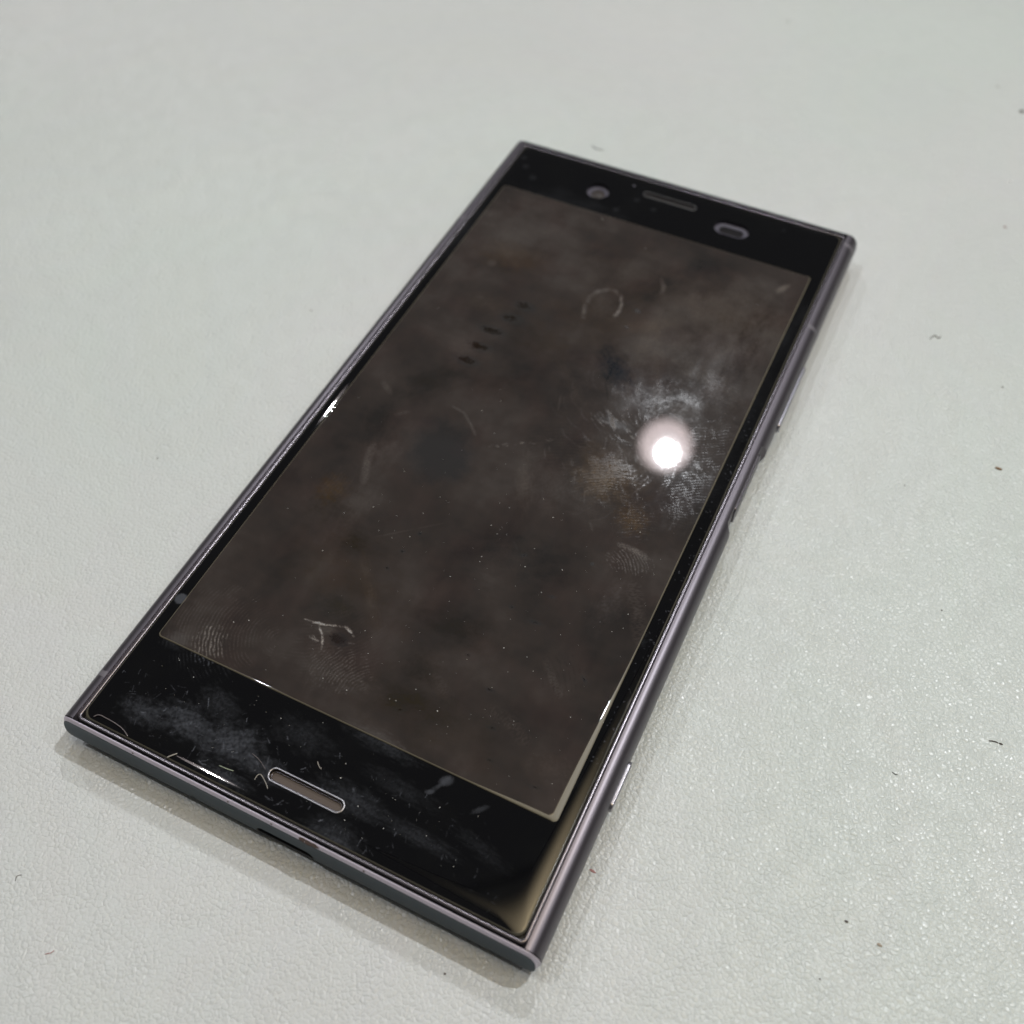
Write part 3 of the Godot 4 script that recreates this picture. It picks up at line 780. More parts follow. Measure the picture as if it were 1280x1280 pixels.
	stroke([Vector2(1.84, -66.90), Vector2(2.05, -67.03), Vector2(2.19, -67.05)], 0.11, -0.1, 0.167, 0.9)
	stroke([Vector2(-12.73, -64.84), Vector2(-12.33, -65.06), Vector2(-11.92, -65.28)], 0.09, -0.1, 0.049, 0.9)
	stroke([Vector2(-26.16, -65.02), Vector2(-26.34, -65.59), Vector2(-26.57, -66.11)], 0.09, -0.1, 0.048, 0.9)
	stroke([Vector2(1.95, -67.57), Vector2(2.37, -68.06), Vector2(2.79, -68.57)], 0.07, -0.1, 0.124, 0.9)
	stroke([Vector2(2.00, -67.58), Vector2(2.00, -67.83), Vector2(1.87, -67.88)], 0.1, -0.1, 0.114, 0.9)
	stroke([Vector2(-24.35, -63.81), Vector2(-24.61, -64.33), Vector2(-25.03, -64.65)], 0.08, -0.1, 0.036, 0.9)
	stroke([Vector2(10.23, -70.40), Vector2(10.05, -70.82), Vector2(10.06, -71.57)], 0.12, -0.1, 0.107, 0.9)
	stroke([Vector2(11.75, -71.34), Vector2(12.14, -71.51), Vector2(12.58, -71.77)], 0.08, -0.1, 0.062, 0.9)
	stroke([Vector2(-3.62, -70.92), Vector2(-3.42, -71.06), Vector2(-3.24, -71.19)], 0.09, -0.1, 0.079, 0.9)
	stroke([Vector2(4.22, -70.57), Vector2(4.01, -70.74), Vector2(3.81, -70.92)], 0.12, -0.1, 0.16, 0.9)
	stroke([Vector2(-1.88, -70.57), Vector2(-2.16, -71.02), Vector2(-2.41, -71.50)], 0.12, -0.1, 0.109, 0.9)
	stroke([Vector2(-3.87, -71.39), Vector2(-3.79, -71.23), Vector2(-3.56, -71.29)], 0.07, -0.1, 0.151, 0.9)
	stroke([Vector2(2.95, -71.00), Vector2(3.43, -70.92), Vector2(3.89, -70.80)], 0.06, -0.1, 0.03, 0.9)
	stroke([Vector2(-1.76, -71.11), Vector2(-2.30, -71.36), Vector2(-2.79, -71.70)], 0.12, -0.1, 0.049, 0.9)
	stroke([Vector2(7.16, -70.68), Vector2(7.26, -71.09), Vector2(7.10, -71.09)], 0.07, -0.1, 0.133, 0.9)
	stroke([Vector2(12.40, -70.68), Vector2(12.58, -70.62), Vector2(12.77, -70.56)], 0.09, -0.1, 0.066, 0.9)
	stroke([Vector2(-4.49, -71.13), Vector2(-3.78, -71.20), Vector2(-3.13, -71.19)], 0.08, -0.1, 0.082, 0.9)
	stroke([Vector2(7.76, -71.27), Vector2(8.16, -71.34), Vector2(8.73, -71.70)], 0.06, -0.1, 0.03, 0.9)
	stroke([Vector2(7.94, -70.74), Vector2(8.30, -70.93), Vector2(8.76, -71.29)], 0.07, -0.1, 0.031, 0.9)
	stroke([Vector2(-4.29, -71.12), Vector2(-3.88, -71.32), Vector2(-3.56, -71.38)], 0.13, -0.1, 0.034, 0.9)
	stroke([Vector2(-4.45, -71.21), Vector2(-4.28, -71.21), Vector2(-4.09, -71.25)], 0.1, -0.1, 0.03, 0.9)
	stroke([Vector2(7.56, -70.45), Vector2(7.77, -70.89), Vector2(7.98, -71.33)], 0.09, -0.1, 0.03, 0.9)
	stroke([Vector2(6.08, -70.45), Vector2(6.04, -70.77), Vector2(6.07, -71.21)], 0.12, -0.1, 0.047, 0.9)
	stroke([Vector2(11.06, -70.99), Vector2(11.26, -71.25), Vector2(11.58, -71.71)], 0.06, -0.1, 0.085, 0.9)
	stroke([Vector2(-1.08, -71.45), Vector2(-0.75, -71.76), Vector2(-0.55, -71.88)], 0.08, -0.1, 0.073, 0.9)
	stroke([Vector2(11.31, -71.34), Vector2(11.27, -71.82), Vector2(11.15, -72.15)], 0.07, -0.1, 0.132, 0.9)
	stroke([Vector2(-22.43, -66.27), Vector2(-22.03, -66.90), Vector2(-21.85, -67.21)], 0.12, -0.1, 0.031, 0.9)
	stroke([Vector2(-27.58, -69.82), Vector2(-27.28, -70.37), Vector2(-27.07, -70.82)], 0.06, -0.1, 0.03, 0.9)
	stroke([Vector2(-23.38, -65.01), Vector2(-22.94, -64.79), Vector2(-22.40, -64.70)], 0.13, -0.1, 0.042, 0.9)
	stroke([Vector2(-23.64, -66.82), Vector2(-22.95, -67.12), Vector2(-22.47, -67.13)], 0.13, -0.1, 0.033, 0.9)
	stroke([Vector2(6.66, -66.63), Vector2(6.68, -67.09), Vector2(6.53, -67.26)], 0.12, -0.1, 0.033, 0.9)
	stroke([Vector2(9.50, -64.69), Vector2(9.43, -65.14), Vector2(9.28, -65.45)], 0.07, -0.1, 0.088, 0.9)
	stroke([Vector2(15.07, -67.50), Vector2(15.24, -67.89), Vector2(15.49, -68.43)], 0.1, -0.1, 0.03, 0.9)
	stroke([Vector2(0.09, -69.54), Vector2(0.32, -69.63), Vector2(0.68, -69.93)], 0.07, -0.1, 0.036, 0.9)
	blot(-31.17, 65.75, 1.09, 1.08, -4.9, -0.02, 0.016, -0.001, 0.9)
	blot(-28.23, 63.03, 1.25, 1.24, -4.7, -0.02, 0.016, -0.001, 0.9)
	blot(-32.75, 68.29, 0.92, 0.92, -5.1, -0.02, 0.016, -0.001, 0.9)
	blot(-8.84, 60.95, 1.01, 1.02, -4.7, -0.02, 0.016, -0.001, 0.9)
	blot(-2.05, 64.18, 0.84, 0.85, -5.0, -0.02, 0.016, -0.001, 0.9)
	blot(-6.20, 65.53, 0.85, 0.87, -5.1, -0.02, 0.016, -0.001, 0.9)
	blot(23.37, 69.27, 0.48, 0.51, -5.6, -0.02, 0.016, -0.001, 0.9)
	stroke([Vector2(25.71, 72.25), Vector2(28.96, 72.20), Vector2(31.28, 72.52)], 0.9, 0, 0.014, 0.8)
	stroke([Vector2(2.54, 36.32), Vector2(2.67, 34.73)], 0.21, -0.12, 0.054, 0.9)
	stroke([Vector2(2.68, 33.41), Vector2(2.69, 33.24)], 0.23, -0.12, 0.031, 0.9)
	stroke([Vector2(1.79, 37.63), Vector2(2.19, 36.42)], 0.21, -0.12, 0.065, 0.9)
	stroke([Vector2(2.97, 32.94), Vector2(2.56, 33.00)], 0.32, -0.12, 0.079, 0.9)
	stroke([Vector2(2.38, 36.47), Vector2(2.70, 35.33)], 0.34, -0.12, 0.038, 0.9)
	stroke([Vector2(3.06, 34.10), Vector2(2.91, 33.16)], 0.41, -0.12, 0.02, 0.9)
	stroke([Vector2(2.86, 34.16), Vector2(2.56, 33.55)], 0.36, -0.12, 0.021, 0.9)
	stroke([Vector2(2.64, 35.91), Vector2(2.74, 34.99)], 0.44, -0.12, 0.019, 0.9)
	stroke([Vector2(2.53, 36.29), Vector2(2.93, 36.01)], 0.19, -0.12, 0.036, 0.9)
	stroke([Vector2(1.79, 37.72), Vector2(2.17, 37.03)], 0.2, -0.12, 0.057, 0.9)
	stroke([Vector2(2.09, 37.13), Vector2(2.72, 36.26)], 0.27, -0.12, 0.02, 0.9)
	stroke([Vector2(1.66, 38.12), Vector2(2.01, 37.56)], 0.33, -0.12, 0.018, 0.9)
	stroke([Vector2(3.11, 34.50), Vector2(2.91, 33.56)], 0.44, -0.12, 0.023, 0.9)
	stroke([Vector2(2.52, 32.82), Vector2(2.58, 32.86)], 0.15, -0.12, 0.065, 0.9)
	stroke([Vector2(2.88, 34.98), Vector2(2.78, 33.73)], 0.44, -0.12, 0.046, 0.9)
	stroke([Vector2(2.80, 33.43), Vector2(2.64, 32.50)], 0.4, -0.12, 0.02, 0.9)
	stroke([Vector2(-3.31, 36.10), Vector2(-3.81, 35.33)], 0.35, -0.12, 0.023, 0.9)
	stroke([Vector2(-2.18, 37.78), Vector2(-2.60, 37.03)], 0.41, -0.12, 0.007, 0.9)
	stroke([Vector2(-1.87, 38.35), Vector2(-2.11, 37.93)], 0.38, -0.12, 0.025, 0.9)
	stroke([Vector2(-2.90, 31.94), Vector2(-3.05, 30.57)], 0.36, -0.12, 0.01, 0.9)
	stroke([Vector2(-3.33, 37.04), Vector2(-3.24, 36.46)], 0.35, -0.12, 0.007, 0.9)
	stroke([Vector2(-2.30, 37.70), Vector2(-2.88, 37.46)], 0.43, -0.12, 0.025, 0.9)
	stroke([Vector2(-3.50, 33.02), Vector2(-3.31, 32.05)], 0.29, -0.12, 0.033, 0.9)
	stroke([Vector2(-2.62, 30.24), Vector2(-2.40, 29.83)], 0.3, -0.12, 0.008, 0.9)
	stroke([Vector2(-2.81, 31.37), Vector2(-2.78, 30.76)], 0.44, -0.12, 0.015, 0.9)
	stroke([Vector2(-2.94, 32.59), Vector2(-2.73, 31.39)], 0.52, -0.12, 0.007, 0.9)
	stroke([Vector2(-2.66, 37.10), Vector2(-2.85, 36.86)], 0.56, -0.12, 0.014, 0.9)
	stroke([Vector2(-3.17, 31.66), Vector2(-2.83, 31.15)], 0.46, -0.12, 0.017, 0.9)
	stroke([Vector2(-2.69, 37.73), Vector2(-2.63, 36.98)], 0.29, -0.12, 0.017, 0.9)
	stroke([Vector2(-3.63, 34.65), Vector2(-3.39, 33.89)], 0.23, -0.12, 0.017, 0.9)
	stroke([Vector2(-1.23, 38.57), Vector2(-1.50, 37.95)], 0.52, -0.12, 0.021, 0.9)
	stroke([Vector2(0.53, 38.93), Vector2(-0.38, 38.86)], 0.45, -0.12, 0.009, 0.9)
	stroke([Vector2(1.22, 37.74), Vector2(0.14, 38.83)], 0.3, -0.12, 0.012, 0.9)
	stroke([Vector2(0.97, 38.17), Vector2(0.44, 38.82)], 0.27, -0.12, 0.016, 0.9)
	stroke([Vector2(-3.31, 34.75), Vector2(-3.17, 33.92)], 0.29, -0.12, 0.015, 0.9)
	stroke([Vector2(-2.17, 29.84), Vector2(-2.31, 29.78)], 0.38, -0.12, 0.016, 0.9)
	stroke([Vector2(-3.30, 33.96), Vector2(-3.37, 33.98)], 0.5, -0.12, 0.008, 0.9)
	stroke([Vector2(-3.09, 31.97), Vector2(-2.59, 30.73)], 0.25, -0.12, 0.021, 0.9)
	blot(-0.35, 34.04, 3.54, 4.65, 25.5, 0, 0.01, 0, 0.9)
	stroke([Vector2(1.87, 37.93), Vector2(2.76, 35.76), Vector2(2.88, 33.95), Vector2(2.62, 32.67)], 0.5, -0.03, 0.035, 0.5)
	stroke([Vector2(1.74, 37.87), Vector2(0.22, 38.81), Vector2(-1.44, 38.51), Vector2(-2.80, 37.13), Vector2(-3.46, 34.91), Vector2(-3.25, 32.19), Vector2(-2.37, 29.83)], 0.7, -0.03, 0.016, 0.5)
	stroke([Vector2(6.71, 45.55), Vector2(8.10, 44.03), Vector2(8.13, 41.88)], 0.55, -0.03, 0.03, 0.4)
	blot(22.25, 48.14, 10.74, 7.67, -10.8, 0, 0.016, 0.001, 1.2)
	blot(14.02, 28.25, 13.23, 7.77, 39.0, -0.03, 0.014, 0, 1.2)
	blot(-19.16, 56.58, 20.01, 7.35, 2.7, 0, 0.014, 0, 1.2)
	blot(-20.01, -12.47, 6.06, 4.05, 85.6, 0, 0.01, 0, 1.2)
	blot(8.88, -23.20, 13.64, 7.30, 13.8, 0.0, -0.012, 0, 1.2)
	blot(8.03, -37.58, 10.88, 5.23, 3.5, 0.0, -0.01, 0.001, 1.2)
	blot(-6.11, 20.82, 9.03, 6.61, -1.4, 0, -0.01, 0.002, 1.2)
	blot(-9.58, 8.43, 8.37, 5.64, 25.6, 0, -0.01, 0.001, 1.2)
	blot(-2.80, -51.43, 7.25, 2.89, -0.4, 0, 0.012, 0, 1.2)
	blot(25.50, -24.66, 6.80, 3.15, 86.9, -0.03, 0.014, -0.001, 1.2)
	blot(28.39, -50.97, 6.48, 3.40, 4.8, 0, 0.008, 0.001, 1.2)
	blot(-26.53, -68.36, 5.02, 2.65, -3.1, -0.02, 0.05, -0.003, 1.2)
	blot(-6.75, -67.94, 6.98, 2.35, -1.5, -0.02, 0.05, -0.003, 1.2)
	blot(6.30, -66.58, 7.79, 2.73, -1.7, -0.02, 0.035, -0.002, 1.2)
	blot(6.25, -72.53, 6.52, 1.60, -1.0, -0.02, 0.05, -0.002, 1.2)
	blot(16.30, -67.09, 8.55, 1.64, -1.7, 0, 0.025, -0.002, 1.2)
	blot(-10.98, -71.23, 5.83, 1.47, -1.1, 0, 0.05, -0.002, 1.2)
	blot(6.18, -57.87, 8.05, 2.01, -2.7, 0, 0.03, -0.002, 1.2)
	blot(33.76, 7.54, 0.24, 0.14, 118, -0.05, 0.119, -0.004, 1.0)
	blot(33.48, -21.38, 0.27, 0.10, 124, -0.05, 0.107, -0.004, 1.0)
	blot(33.84, -14.69, 0.26, 0.19, 137, -0.05, 0.040, -0.004, 1.0)
	blot(33.12, -27.00, 0.21, 0.09, 4, -0.05, 0.039, -0.004, 1.0)
	blot(33.71, -35.91, 0.36, 0.11, 129, -0.05, 0.036, -0.004, 1.0)
	blot(33.18, 14.74, 0.35, 0.16, 19, -0.05, 0.022, -0.004, 1.0)
	blot(33.35, -19.23, 0.25, 0.18, 1, -0.05, 0.022, -0.004, 1.0)
	blot(33.70, -25.91, 0.12, 0.14, 0, -0.05, 0.055, -0.004, 1.0)
	blot(32.77, -14.05, 0.27, 0.15, 81, -0.05, 0.096, -0.004, 1.0)
	blot(33.02, -45.50, 0.24, 0.12, 22, -0.05, 0.022, -0.004, 1.0)
	blot(32.95, 8.04, 0.29, 0.18, 53, -0.05, 0.024, -0.004, 1.0)
	blot(33.64, -7.00, 0.21, 0.18, 176, -0.05, 0.071, -0.004, 1.0)
	blot(32.72, 17.05, 0.21, 0.18, 131, -0.05, 0.021, -0.004, 1.0)
	blot(33.03, -32.60, 0.28, 0.17, 87, -0.05, 0.020, -0.004, 1.0)
	blot(33.81, 15.44, 0.21, 0.18, 94, -0.05, 0.047, -0.004, 1.0)
	blot(32.61, 20.06, 0.22, 0.11, 84, -0.05, 0.046, -0.004, 1.0)
	blot(33.35, -35.55, 0.22, 0.19, 169, -0.05, 0.038, -0.004, 1.0)
	blot(33.41, 6.66, 0.21, 0.11, 166, -0.05, 0.024, -0.004, 1.0)
	blot(33.58, 9.23, 0.17, 0.12, 80, -0.05, 0.050, -0.004, 1.0)
	blot(33.05, -4.98, 0.27, 0.13, 171, -0.05, 0.078, -0.004, 1.0)
	blot(33.33, -10.92, 0.15, 0.11, 127, -0.05, 0.136, -0.004, 1.0)
	blot(33.89, -27.28, 0.21, 0.13, 175, -0.05, 0.102, -0.004, 1.0)
	blot(33.88, -10.46, 0.37, 0.10, 142, -0.05, 0.029, -0.004, 1.0)
	blot(33.16, -27.25, 0.24, 0.10, 138, -0.05, 0.020, -0.004, 1.0)
	blot(32.95, 22.07, 0.30, 0.14, 151, -0.05, 0.025, -0.004, 1.0)
	blot(32.83, -47.72, 0.29, 0.18, 29, -0.05, 0.060, -0.004, 1.0)
	blot(33.68, -45.97, 0.14, 0.10, 117, -0.05, 0.046, -0.004, 1.0)
	blot(33.83, -29.42, 0.26, 0.10, 76, -0.05, 0.080, -0.004, 1.0)
	blot(32.74, -15.69, 0.16, 0.11, 98, -0.05, 0.068, -0.004, 1.0)
	blot(32.88, -14.28, 0.21, 0.18, 44, -0.05, 0.072, -0.004, 1.0)
	blot(33.85, -21.18, 0.12, 0.12, 137, -0.05, 0.020, -0.004, 1.0)
	blot(33.84, -21.13, 0.29, 0.09, 17, -0.05, 0.127, -0.004, 1.0)
	blot(32.82, 19.14, 0.34, 0.17, 72, -0.05, 0.027, -0.004, 1.0)
	blot(32.85, -39.79, 0.25, 0.08, 114, -0.05, 0.064, -0.004, 1.0)
	blot(33.67, -2.02, 0.13, 0.20, 89, -0.05, 0.047, -0.004, 1.0)
	blot(33.46, -37.66, 0.34, 0.09, 56, -0.05, 0.092, -0.004, 1.0)
	blot(33.35, -47.10, 0.18, 0.14, 25, -0.05, 0.035, -0.004, 1.0)
	blot(33.12, -23.18, 0.36, 0.10, 49, -0.05, 0.075, -0.004, 1.0)
	blot(33.80, -23.30, 0.21, 0.20, 34, -0.05, 0.046, -0.004, 1.0)
	blot(33.35, -10.45, 0.22, 0.14, 43, -0.05, 0.028, -0.004, 1.0)
	blot(33.30, -44.33, 0.24, 0.20, 142, -0.05, 0.078, -0.004, 1.0)
	blot(32.89, -28.63, 0.29, 0.11, 13, -0.05, 0.033, -0.004, 1.0)
	blot(32.86, -8.68, 0.15, 0.18, 83, -0.05, 0.020, -0.004, 1.0)
	blot(32.66, -31.40, 0.18, 0.13, 26, -0.05, 0.125, -0.004, 1.0)
	blot(33.72, -15.32, 0.33, 0.09, 16, -0.05, 0.058, -0.004, 1.0)
	blot(33.63, -47.68, 0.20, 0.17, 35, -0.05, 0.032, -0.004, 1.0)
	blot(32.89, -1.64, 0.17, 0.12, 1, -0.05, 0.079, -0.004, 1.0)
	blot(32.90, -41.50, 0.14, 0.13, 49, -0.05, 0.052, -0.004, 1.0)
	blot(32.85, 0.59, 0.20, 0.15, 43, -0.05, 0.120, -0.004, 1.0)
	blot(32.79, -47.08, 0.19, 0.16, 16, -0.05, 0.114, -0.004, 1.0)
	blot(33.44, 17.85, 0.22, 0.11, 62, -0.05, 0.113, -0.004, 1.0)
	blot(33.81, -10.20, 0.24, 0.11, 17, -0.05, 0.074, -0.004, 1.0)
	blot(33.42, -27.97, 0.35, 0.08, 10, -0.05, 0.033, -0.004, 1.0)
	blot(33.10, -26.90, 0.23, 0.13, 17, -0.05, 0.033, -0.004, 1.0)
	blot(32.87, -40.97, 0.27, 0.09, 52, -0.05, 0.063, -0.004, 1.0)
	blot(33.28, -30.02, 0.23, 0.15, 152, -0.05, 0.030, -0.004, 1.0)
	blot(33.44, 16.22, 0.22, 0.18, 78, -0.05, 0.074, -0.004, 1.0)
	blot(33.02, 15.53, 0.24, 0.13, 21, -0.05, 0.021, -0.004, 1.0)
	blot(33.74, -42.17, 0.34, 0.12, 159, -0.05, 0.126, -0.004, 1.0)
	blot(32.91, 6.97, 0.29, 0.11, 155, -0.05, 0.122, -0.004, 1.0)
	blot(33.56, 24.02, 0.18, 0.18, 39, -0.05, 0.022, -0.004, 1.0)
	blot(32.93, -38.83, 0.27, 0.18, 46, -0.05, 0.057, -0.004, 1.0)
	blot(33.20, 16.21, 0.13, 0.15, 166, -0.05, 0.040, -0.004, 1.0)
	blot(33.23, -23.83, 0.26, 0.09, 88, -0.05, 0.027, -0.004, 1.0)
	blot(33.29, -1.31, 0.26, 0.18, 95, -0.05, 0.030, -0.004, 1.0)
	blot(32.71, -42.00, 0.21, 0.12, 54, -0.05, 0.087, -0.004, 1.0)
	blot(33.83, -5.21, 0.15, 0.10, 70, -0.05, 0.116, -0.004, 1.0)
	blot(33.20, 8.84, 0.36, 0.10, 125, -0.05, 0.116, -0.004, 1.0)
	blot(32.80, 16.98, 0.17, 0.19, 174, -0.05, 0.047, -0.004, 1.0)
	blot(33.72, -41.96, 0.36, 0.10, 1, -0.05, 0.063, -0.004, 1.0)
	blot(33.10, 20.79, 0.19, 0.14, 75, -0.05, 0.031, -0.004, 1.0)
	blot(33.78, 12.44, 0.17, 0.08, 102, -0.05, 0.063, -0.004, 1.0)
	blot(32.69, -34.70, 0.15, 0.12, 55, -0.05, 0.021, -0.004, 1.0)
	blot(33.62, -23.13, 0.17, 0.09, 74, -0.05, 0.028, -0.004, 1.0)
	blot(33.09, -1.09, 0.36, 0.17, 128, -0.05, 0.020, -0.004, 1.0)
	blot(33.24, -26.82, 0.35, 0.19, 1, -0.05, 0.066, -0.004, 1.0)
	blot(33.51, 19.13, 0.32, 0.10, 63, -0.05, 0.020, -0.004, 1.0)
	blot(33.72, -27.05, 0.26, 0.20, 6, -0.05, 0.049, -0.004, 1.0)
	blot(32.61, -1.58, 0.24, 0.09, 108, -0.05, 0.102, -0.004, 1.0)
	blot(33.70, -12.07, 0.27, 0.12, 156, -0.05, 0.048, -0.004, 1.0)
	blot(33.56, 7.76, 0.23, 0.14, 114, -0.05, 0.115, -0.004, 1.0)
	blot(33.89, -36.91, 0.15, 0.10, 3, -0.05, 0.024, -0.004, 1.0)
	blot(33.55, 7.73, 0.34, 0.16, 94, -0.05, 0.025, -0.004, 1.0)
	blot(33.63, 7.49, 0.20, 0.13, 96, -0.05, 0.020, -0.004, 1.0)
	blot(33.30, 6.09, 0.13, 0.11, 63, -0.05, 0.088, -0.004, 1.0)
	blot(33.72, -30.25, 0.14, 0.09, 177, -0.05, 0.075, -0.004, 1.0)
	blot(33.83, 6.03, 0.18, 0.17, 68, -0.05, 0.093, -0.004, 1.0)
	blot(32.64, 8.84, 0.15, 0.12, 96, -0.05, 0.122, -0.004, 1.0)
	blot(32.64, -25.86, 0.34, 0.16, 124, -0.05, 0.040, -0.004, 1.0)
	blot(32.79, 19.24, 0.28, 0.19, 1, -0.05, 0.050, -0.004, 1.0)
	stroke([Vector2(16.62, -65.10), Vector2(16.73, -64.58)], 0.07, -0.08, 0.034, 0.9)
	stroke([Vector2(10.12, -70.72), Vector2(10.12, -70.50)], 0.09, -0.08, 0.027, 0.9)
	stroke([Vector2(-16.04, -70.41), Vector2(-15.93, -69.87)], 0.1, -0.08, 0.063, 0.9)
	stroke([Vector2(-30.63, -66.13), Vector2(-30.43, -65.78)], 0.07, -0.08, 0.015, 0.9)
	stroke([Vector2(10.85, -65.95), Vector2(11.28, -65.86)], 0.12, -0.08, 0.017, 0.9)
	stroke([Vector2(14.39, -69.72), Vector2(13.94, -69.18)], 0.08, -0.08, 0.121, 0.9)
	stroke([Vector2(-14.06, -62.71), Vector2(-14.48, -62.30)], 0.07, -0.08, 0.015, 0.9)
	stroke([Vector2(25.60, -67.75), Vector2(25.39, -67.30)], 0.1, -0.08, 0.06, 0.9)
	stroke([Vector2(-13.41, -71.26), Vector2(-13.41, -70.99)], 0.11, -0.08, 0.056, 0.9)
	stroke([Vector2(20.06, -62.05), Vector2(20.56, -61.77)], 0.07, -0.08, 0.016, 0.9)
	stroke([Vector2(25.50, -70.67), Vector2(25.92, -70.16)], 0.07, -0.08, 0.015, 0.9)
	stroke([Vector2(-21.28, -69.23), Vector2(-21.34, -68.98)], 0.11, -0.08, 0.043, 0.9)
	stroke([Vector2(-9.81, -69.60), Vector2(-9.20, -69.24)], 0.08, -0.08, 0.068, 0.9)
	stroke([Vector2(4.53, -68.73), Vector2(4.83, -68.26)], 0.07, -0.08, 0.026, 0.9)
	stroke([Vector2(23.20, -69.60), Vector2(22.96, -69.15)], 0.1, -0.08, 0.015, 0.9)
	stroke([Vector2(25.79, -70.09), Vector2(26.02, -70.10)], 0.1, -0.08, 0.045, 0.9)
	stroke([Vector2(-29.81, -65.25), Vector2(-30.02, -64.76)], 0.1, -0.08, 0.052, 0.9)
	stroke([Vector2(-15.03, -67.44), Vector2(-14.72, -67.21)], 0.08, -0.08, 0.095, 0.9)
	stroke([Vector2(0.44, -70.60), Vector2(0.87, -70.07)], 0.1, -0.08, 0.036, 0.9)
	stroke([Vector2(-7.80, -63.93), Vector2(-7.20, -63.64)], 0.1, -0.08, 0.015, 0.9)
	stroke([Vector2(7.83, -62.77), Vector2(7.65, -62.47)], 0.08, -0.08, 0.05, 0.9)
	stroke([Vector2(26.23, -69.40), Vector2(25.99, -69.29)], 0.09, -0.08, 0.015, 0.9)
	stroke([Vector2(20.00, -63.95), Vector2(19.81, -63.74)], 0.09, -0.08, 0.016, 0.9)
	stroke([Vector2(19.74, -64.50), Vector2(19.69, -63.93)], 0.09, -0.08, 0.023, 0.9)
	stroke([Vector2(-27.27, -71.48), Vector2(-27.83, -71.08)], 0.1, -0.08, 0.02, 0.9)
	stroke([Vector2(13.87, -66.05), Vector2(14.00, -65.48)], 0.08, -0.08, 0.015, 0.9)
	stroke([Vector2(21.11, -69.00), Vector2(20.88, -68.92)], 0.11, -0.08, 0.015, 0.9)
	stroke([Vector2(-28.77, -71.36), Vector2(-28.77, -70.87)], 0.07, -0.08, 0.015, 0.9)
	stroke([Vector2(15.30, -64.51), Vector2(15.22, -63.92)], 0.08, -0.08, 0.05, 0.9)
	stroke([Vector2(8.27, -66.74), Vector2(8.30, -66.31)], 0.11, -0.08, 0.028, 0.9)
	stroke([Vector2(9.95, -66.39), Vector2(10.20, -66.32)], 0.08, -0.08, 0.035, 0.9)
	stroke([Vector2(5.92, -65.63), Vector2(5.54, -65.12)], 0.09, -0.08, 0.12, 0.9)
	stroke([Vector2(25.58, -68.53), Vector2(25.58, -68.17)], 0.11, -0.08, 0.06, 0.9)
	stroke([Vector2(-4.61, -70.19), Vector2(-5.26, -69.73)], 0.08, -0.08, 0.018, 0.9)
	stroke([Vector2(23.55, -64.03), Vector2(23.66, -63.50)], 0.08, -0.08, 0.048, 0.9)
	stroke([Vector2(20.74, -68.38), Vector2(20.59, -67.74)], 0.12, -0.08, 0.076, 0.9)
	stroke([Vector2(6.59, -69.83), Vector2(6.51, -69.56)], 0.11, -0.08, 0.019, 0.9)
	stroke([Vector2(-28.27, -68.60), Vector2(-27.91, -68.39)], 0.08, -0.08, 0.024, 0.9)
	stroke([Vector2(-18.54, -66.27), Vector2(-19.34, -66.05)], 0.11, -0.08, 0.026, 0.9)
	stroke([Vector2(19.45, -67.01), Vector2(19.43, -66.79)], 0.1, -0.08, 0.042, 0.9)
	stroke([Vector2(11.74, -63.29), Vector2(11.69, -62.82)], 0.09, -0.08, 0.133, 0.9)
	stroke([Vector2(-15.23, -72.26), Vector2(-14.90, -71.66)], 0.09, -0.08, 0.029, 0.9)
	stroke([Vector2(-23.69, -70.92), Vector2(-23.04, -70.67)], 0.12, -0.08, 0.049, 0.9)
	stroke([Vector2(14.32, -70.46), Vector2(14.50, -70.26)], 0.09, -0.08, 0.02, 0.9)
	stroke([Vector2(10.90, -68.25), Vector2(11.05, -67.58)], 0.09, -0.08, 0.036, 0.9)
	stroke([Vector2(21.43, -67.96), Vector2(20.99, -67.63)], 0.08, -0.08, 0.091, 0.9)
	stroke([Vector2(-1.98, -69.37), Vector2(-2.09, -69.03)], 0.1, -0.08, 0.017, 0.9)
	stroke([Vector2(1.54, -65.12), Vector2(1.12, -64.72)], 0.09, -0.08, 0.017, 0.9)
	stroke([Vector2(-9.56, -64.08), Vector2(-9.36, -63.67)], 0.11, -0.08, 0.03, 0.9)
	stroke([Vector2(-9.69, -63.27), Vector2(-10.11, -63.26)], 0.11, -0.08, 0.107, 0.9)
	stroke([Vector2(-26.90, -65.69), Vector2(-26.75, -65.47)], 0.11, -0.08, 0.015, 0.9)
	stroke([Vector2(-19.63, -67.16), Vector2(-19.59, -66.45)], 0.09, -0.08, 0.083, 0.9)
	stroke([Vector2(21.62, -66.07), Vector2(21.81, -65.89)], 0.08, -0.08, 0.015, 0.9)
	stroke([Vector2(14.90, -62.12), Vector2(14.95, -61.55)], 0.11, -0.08, 0.097, 0.9)
	stroke([Vector2(7.30, -72.28), Vector2(7.30, -71.61)], 0.09, -0.08, 0.053, 0.9)
	stroke([Vector2(8.50, -72.13), Vector2(8.93, -71.73)], 0.12, -0.08, 0.016, 0.9)
	stroke([Vector2(5.42, -72.08), Vector2(5.55, -71.89)], 0.1, -0.08, 0.108, 0.9)
	stroke([Vector2(5.77, -65.54), Vector2(5.89, -64.85)], 0.11, -0.08, 0.035, 0.9)
	stroke([Vector2(-30.78, -70.36), Vector2(-30.15, -70.37)], 0.11, -0.08, 0.029, 0.9)
	stroke([Vector2(-27.20, -64.69), Vector2(-27.36, -64.38)], 0.12, -0.08, 0.026, 0.9)
	stroke([Vector2(13.74, -68.33), Vector2(13.73, -67.84)], 0.12, -0.08, 0.111, 0.9)
	stroke([Vector2(-14.69, -65.52), Vector2(-14.69, -65.15)], 0.12, -0.08, 0.02, 0.9)
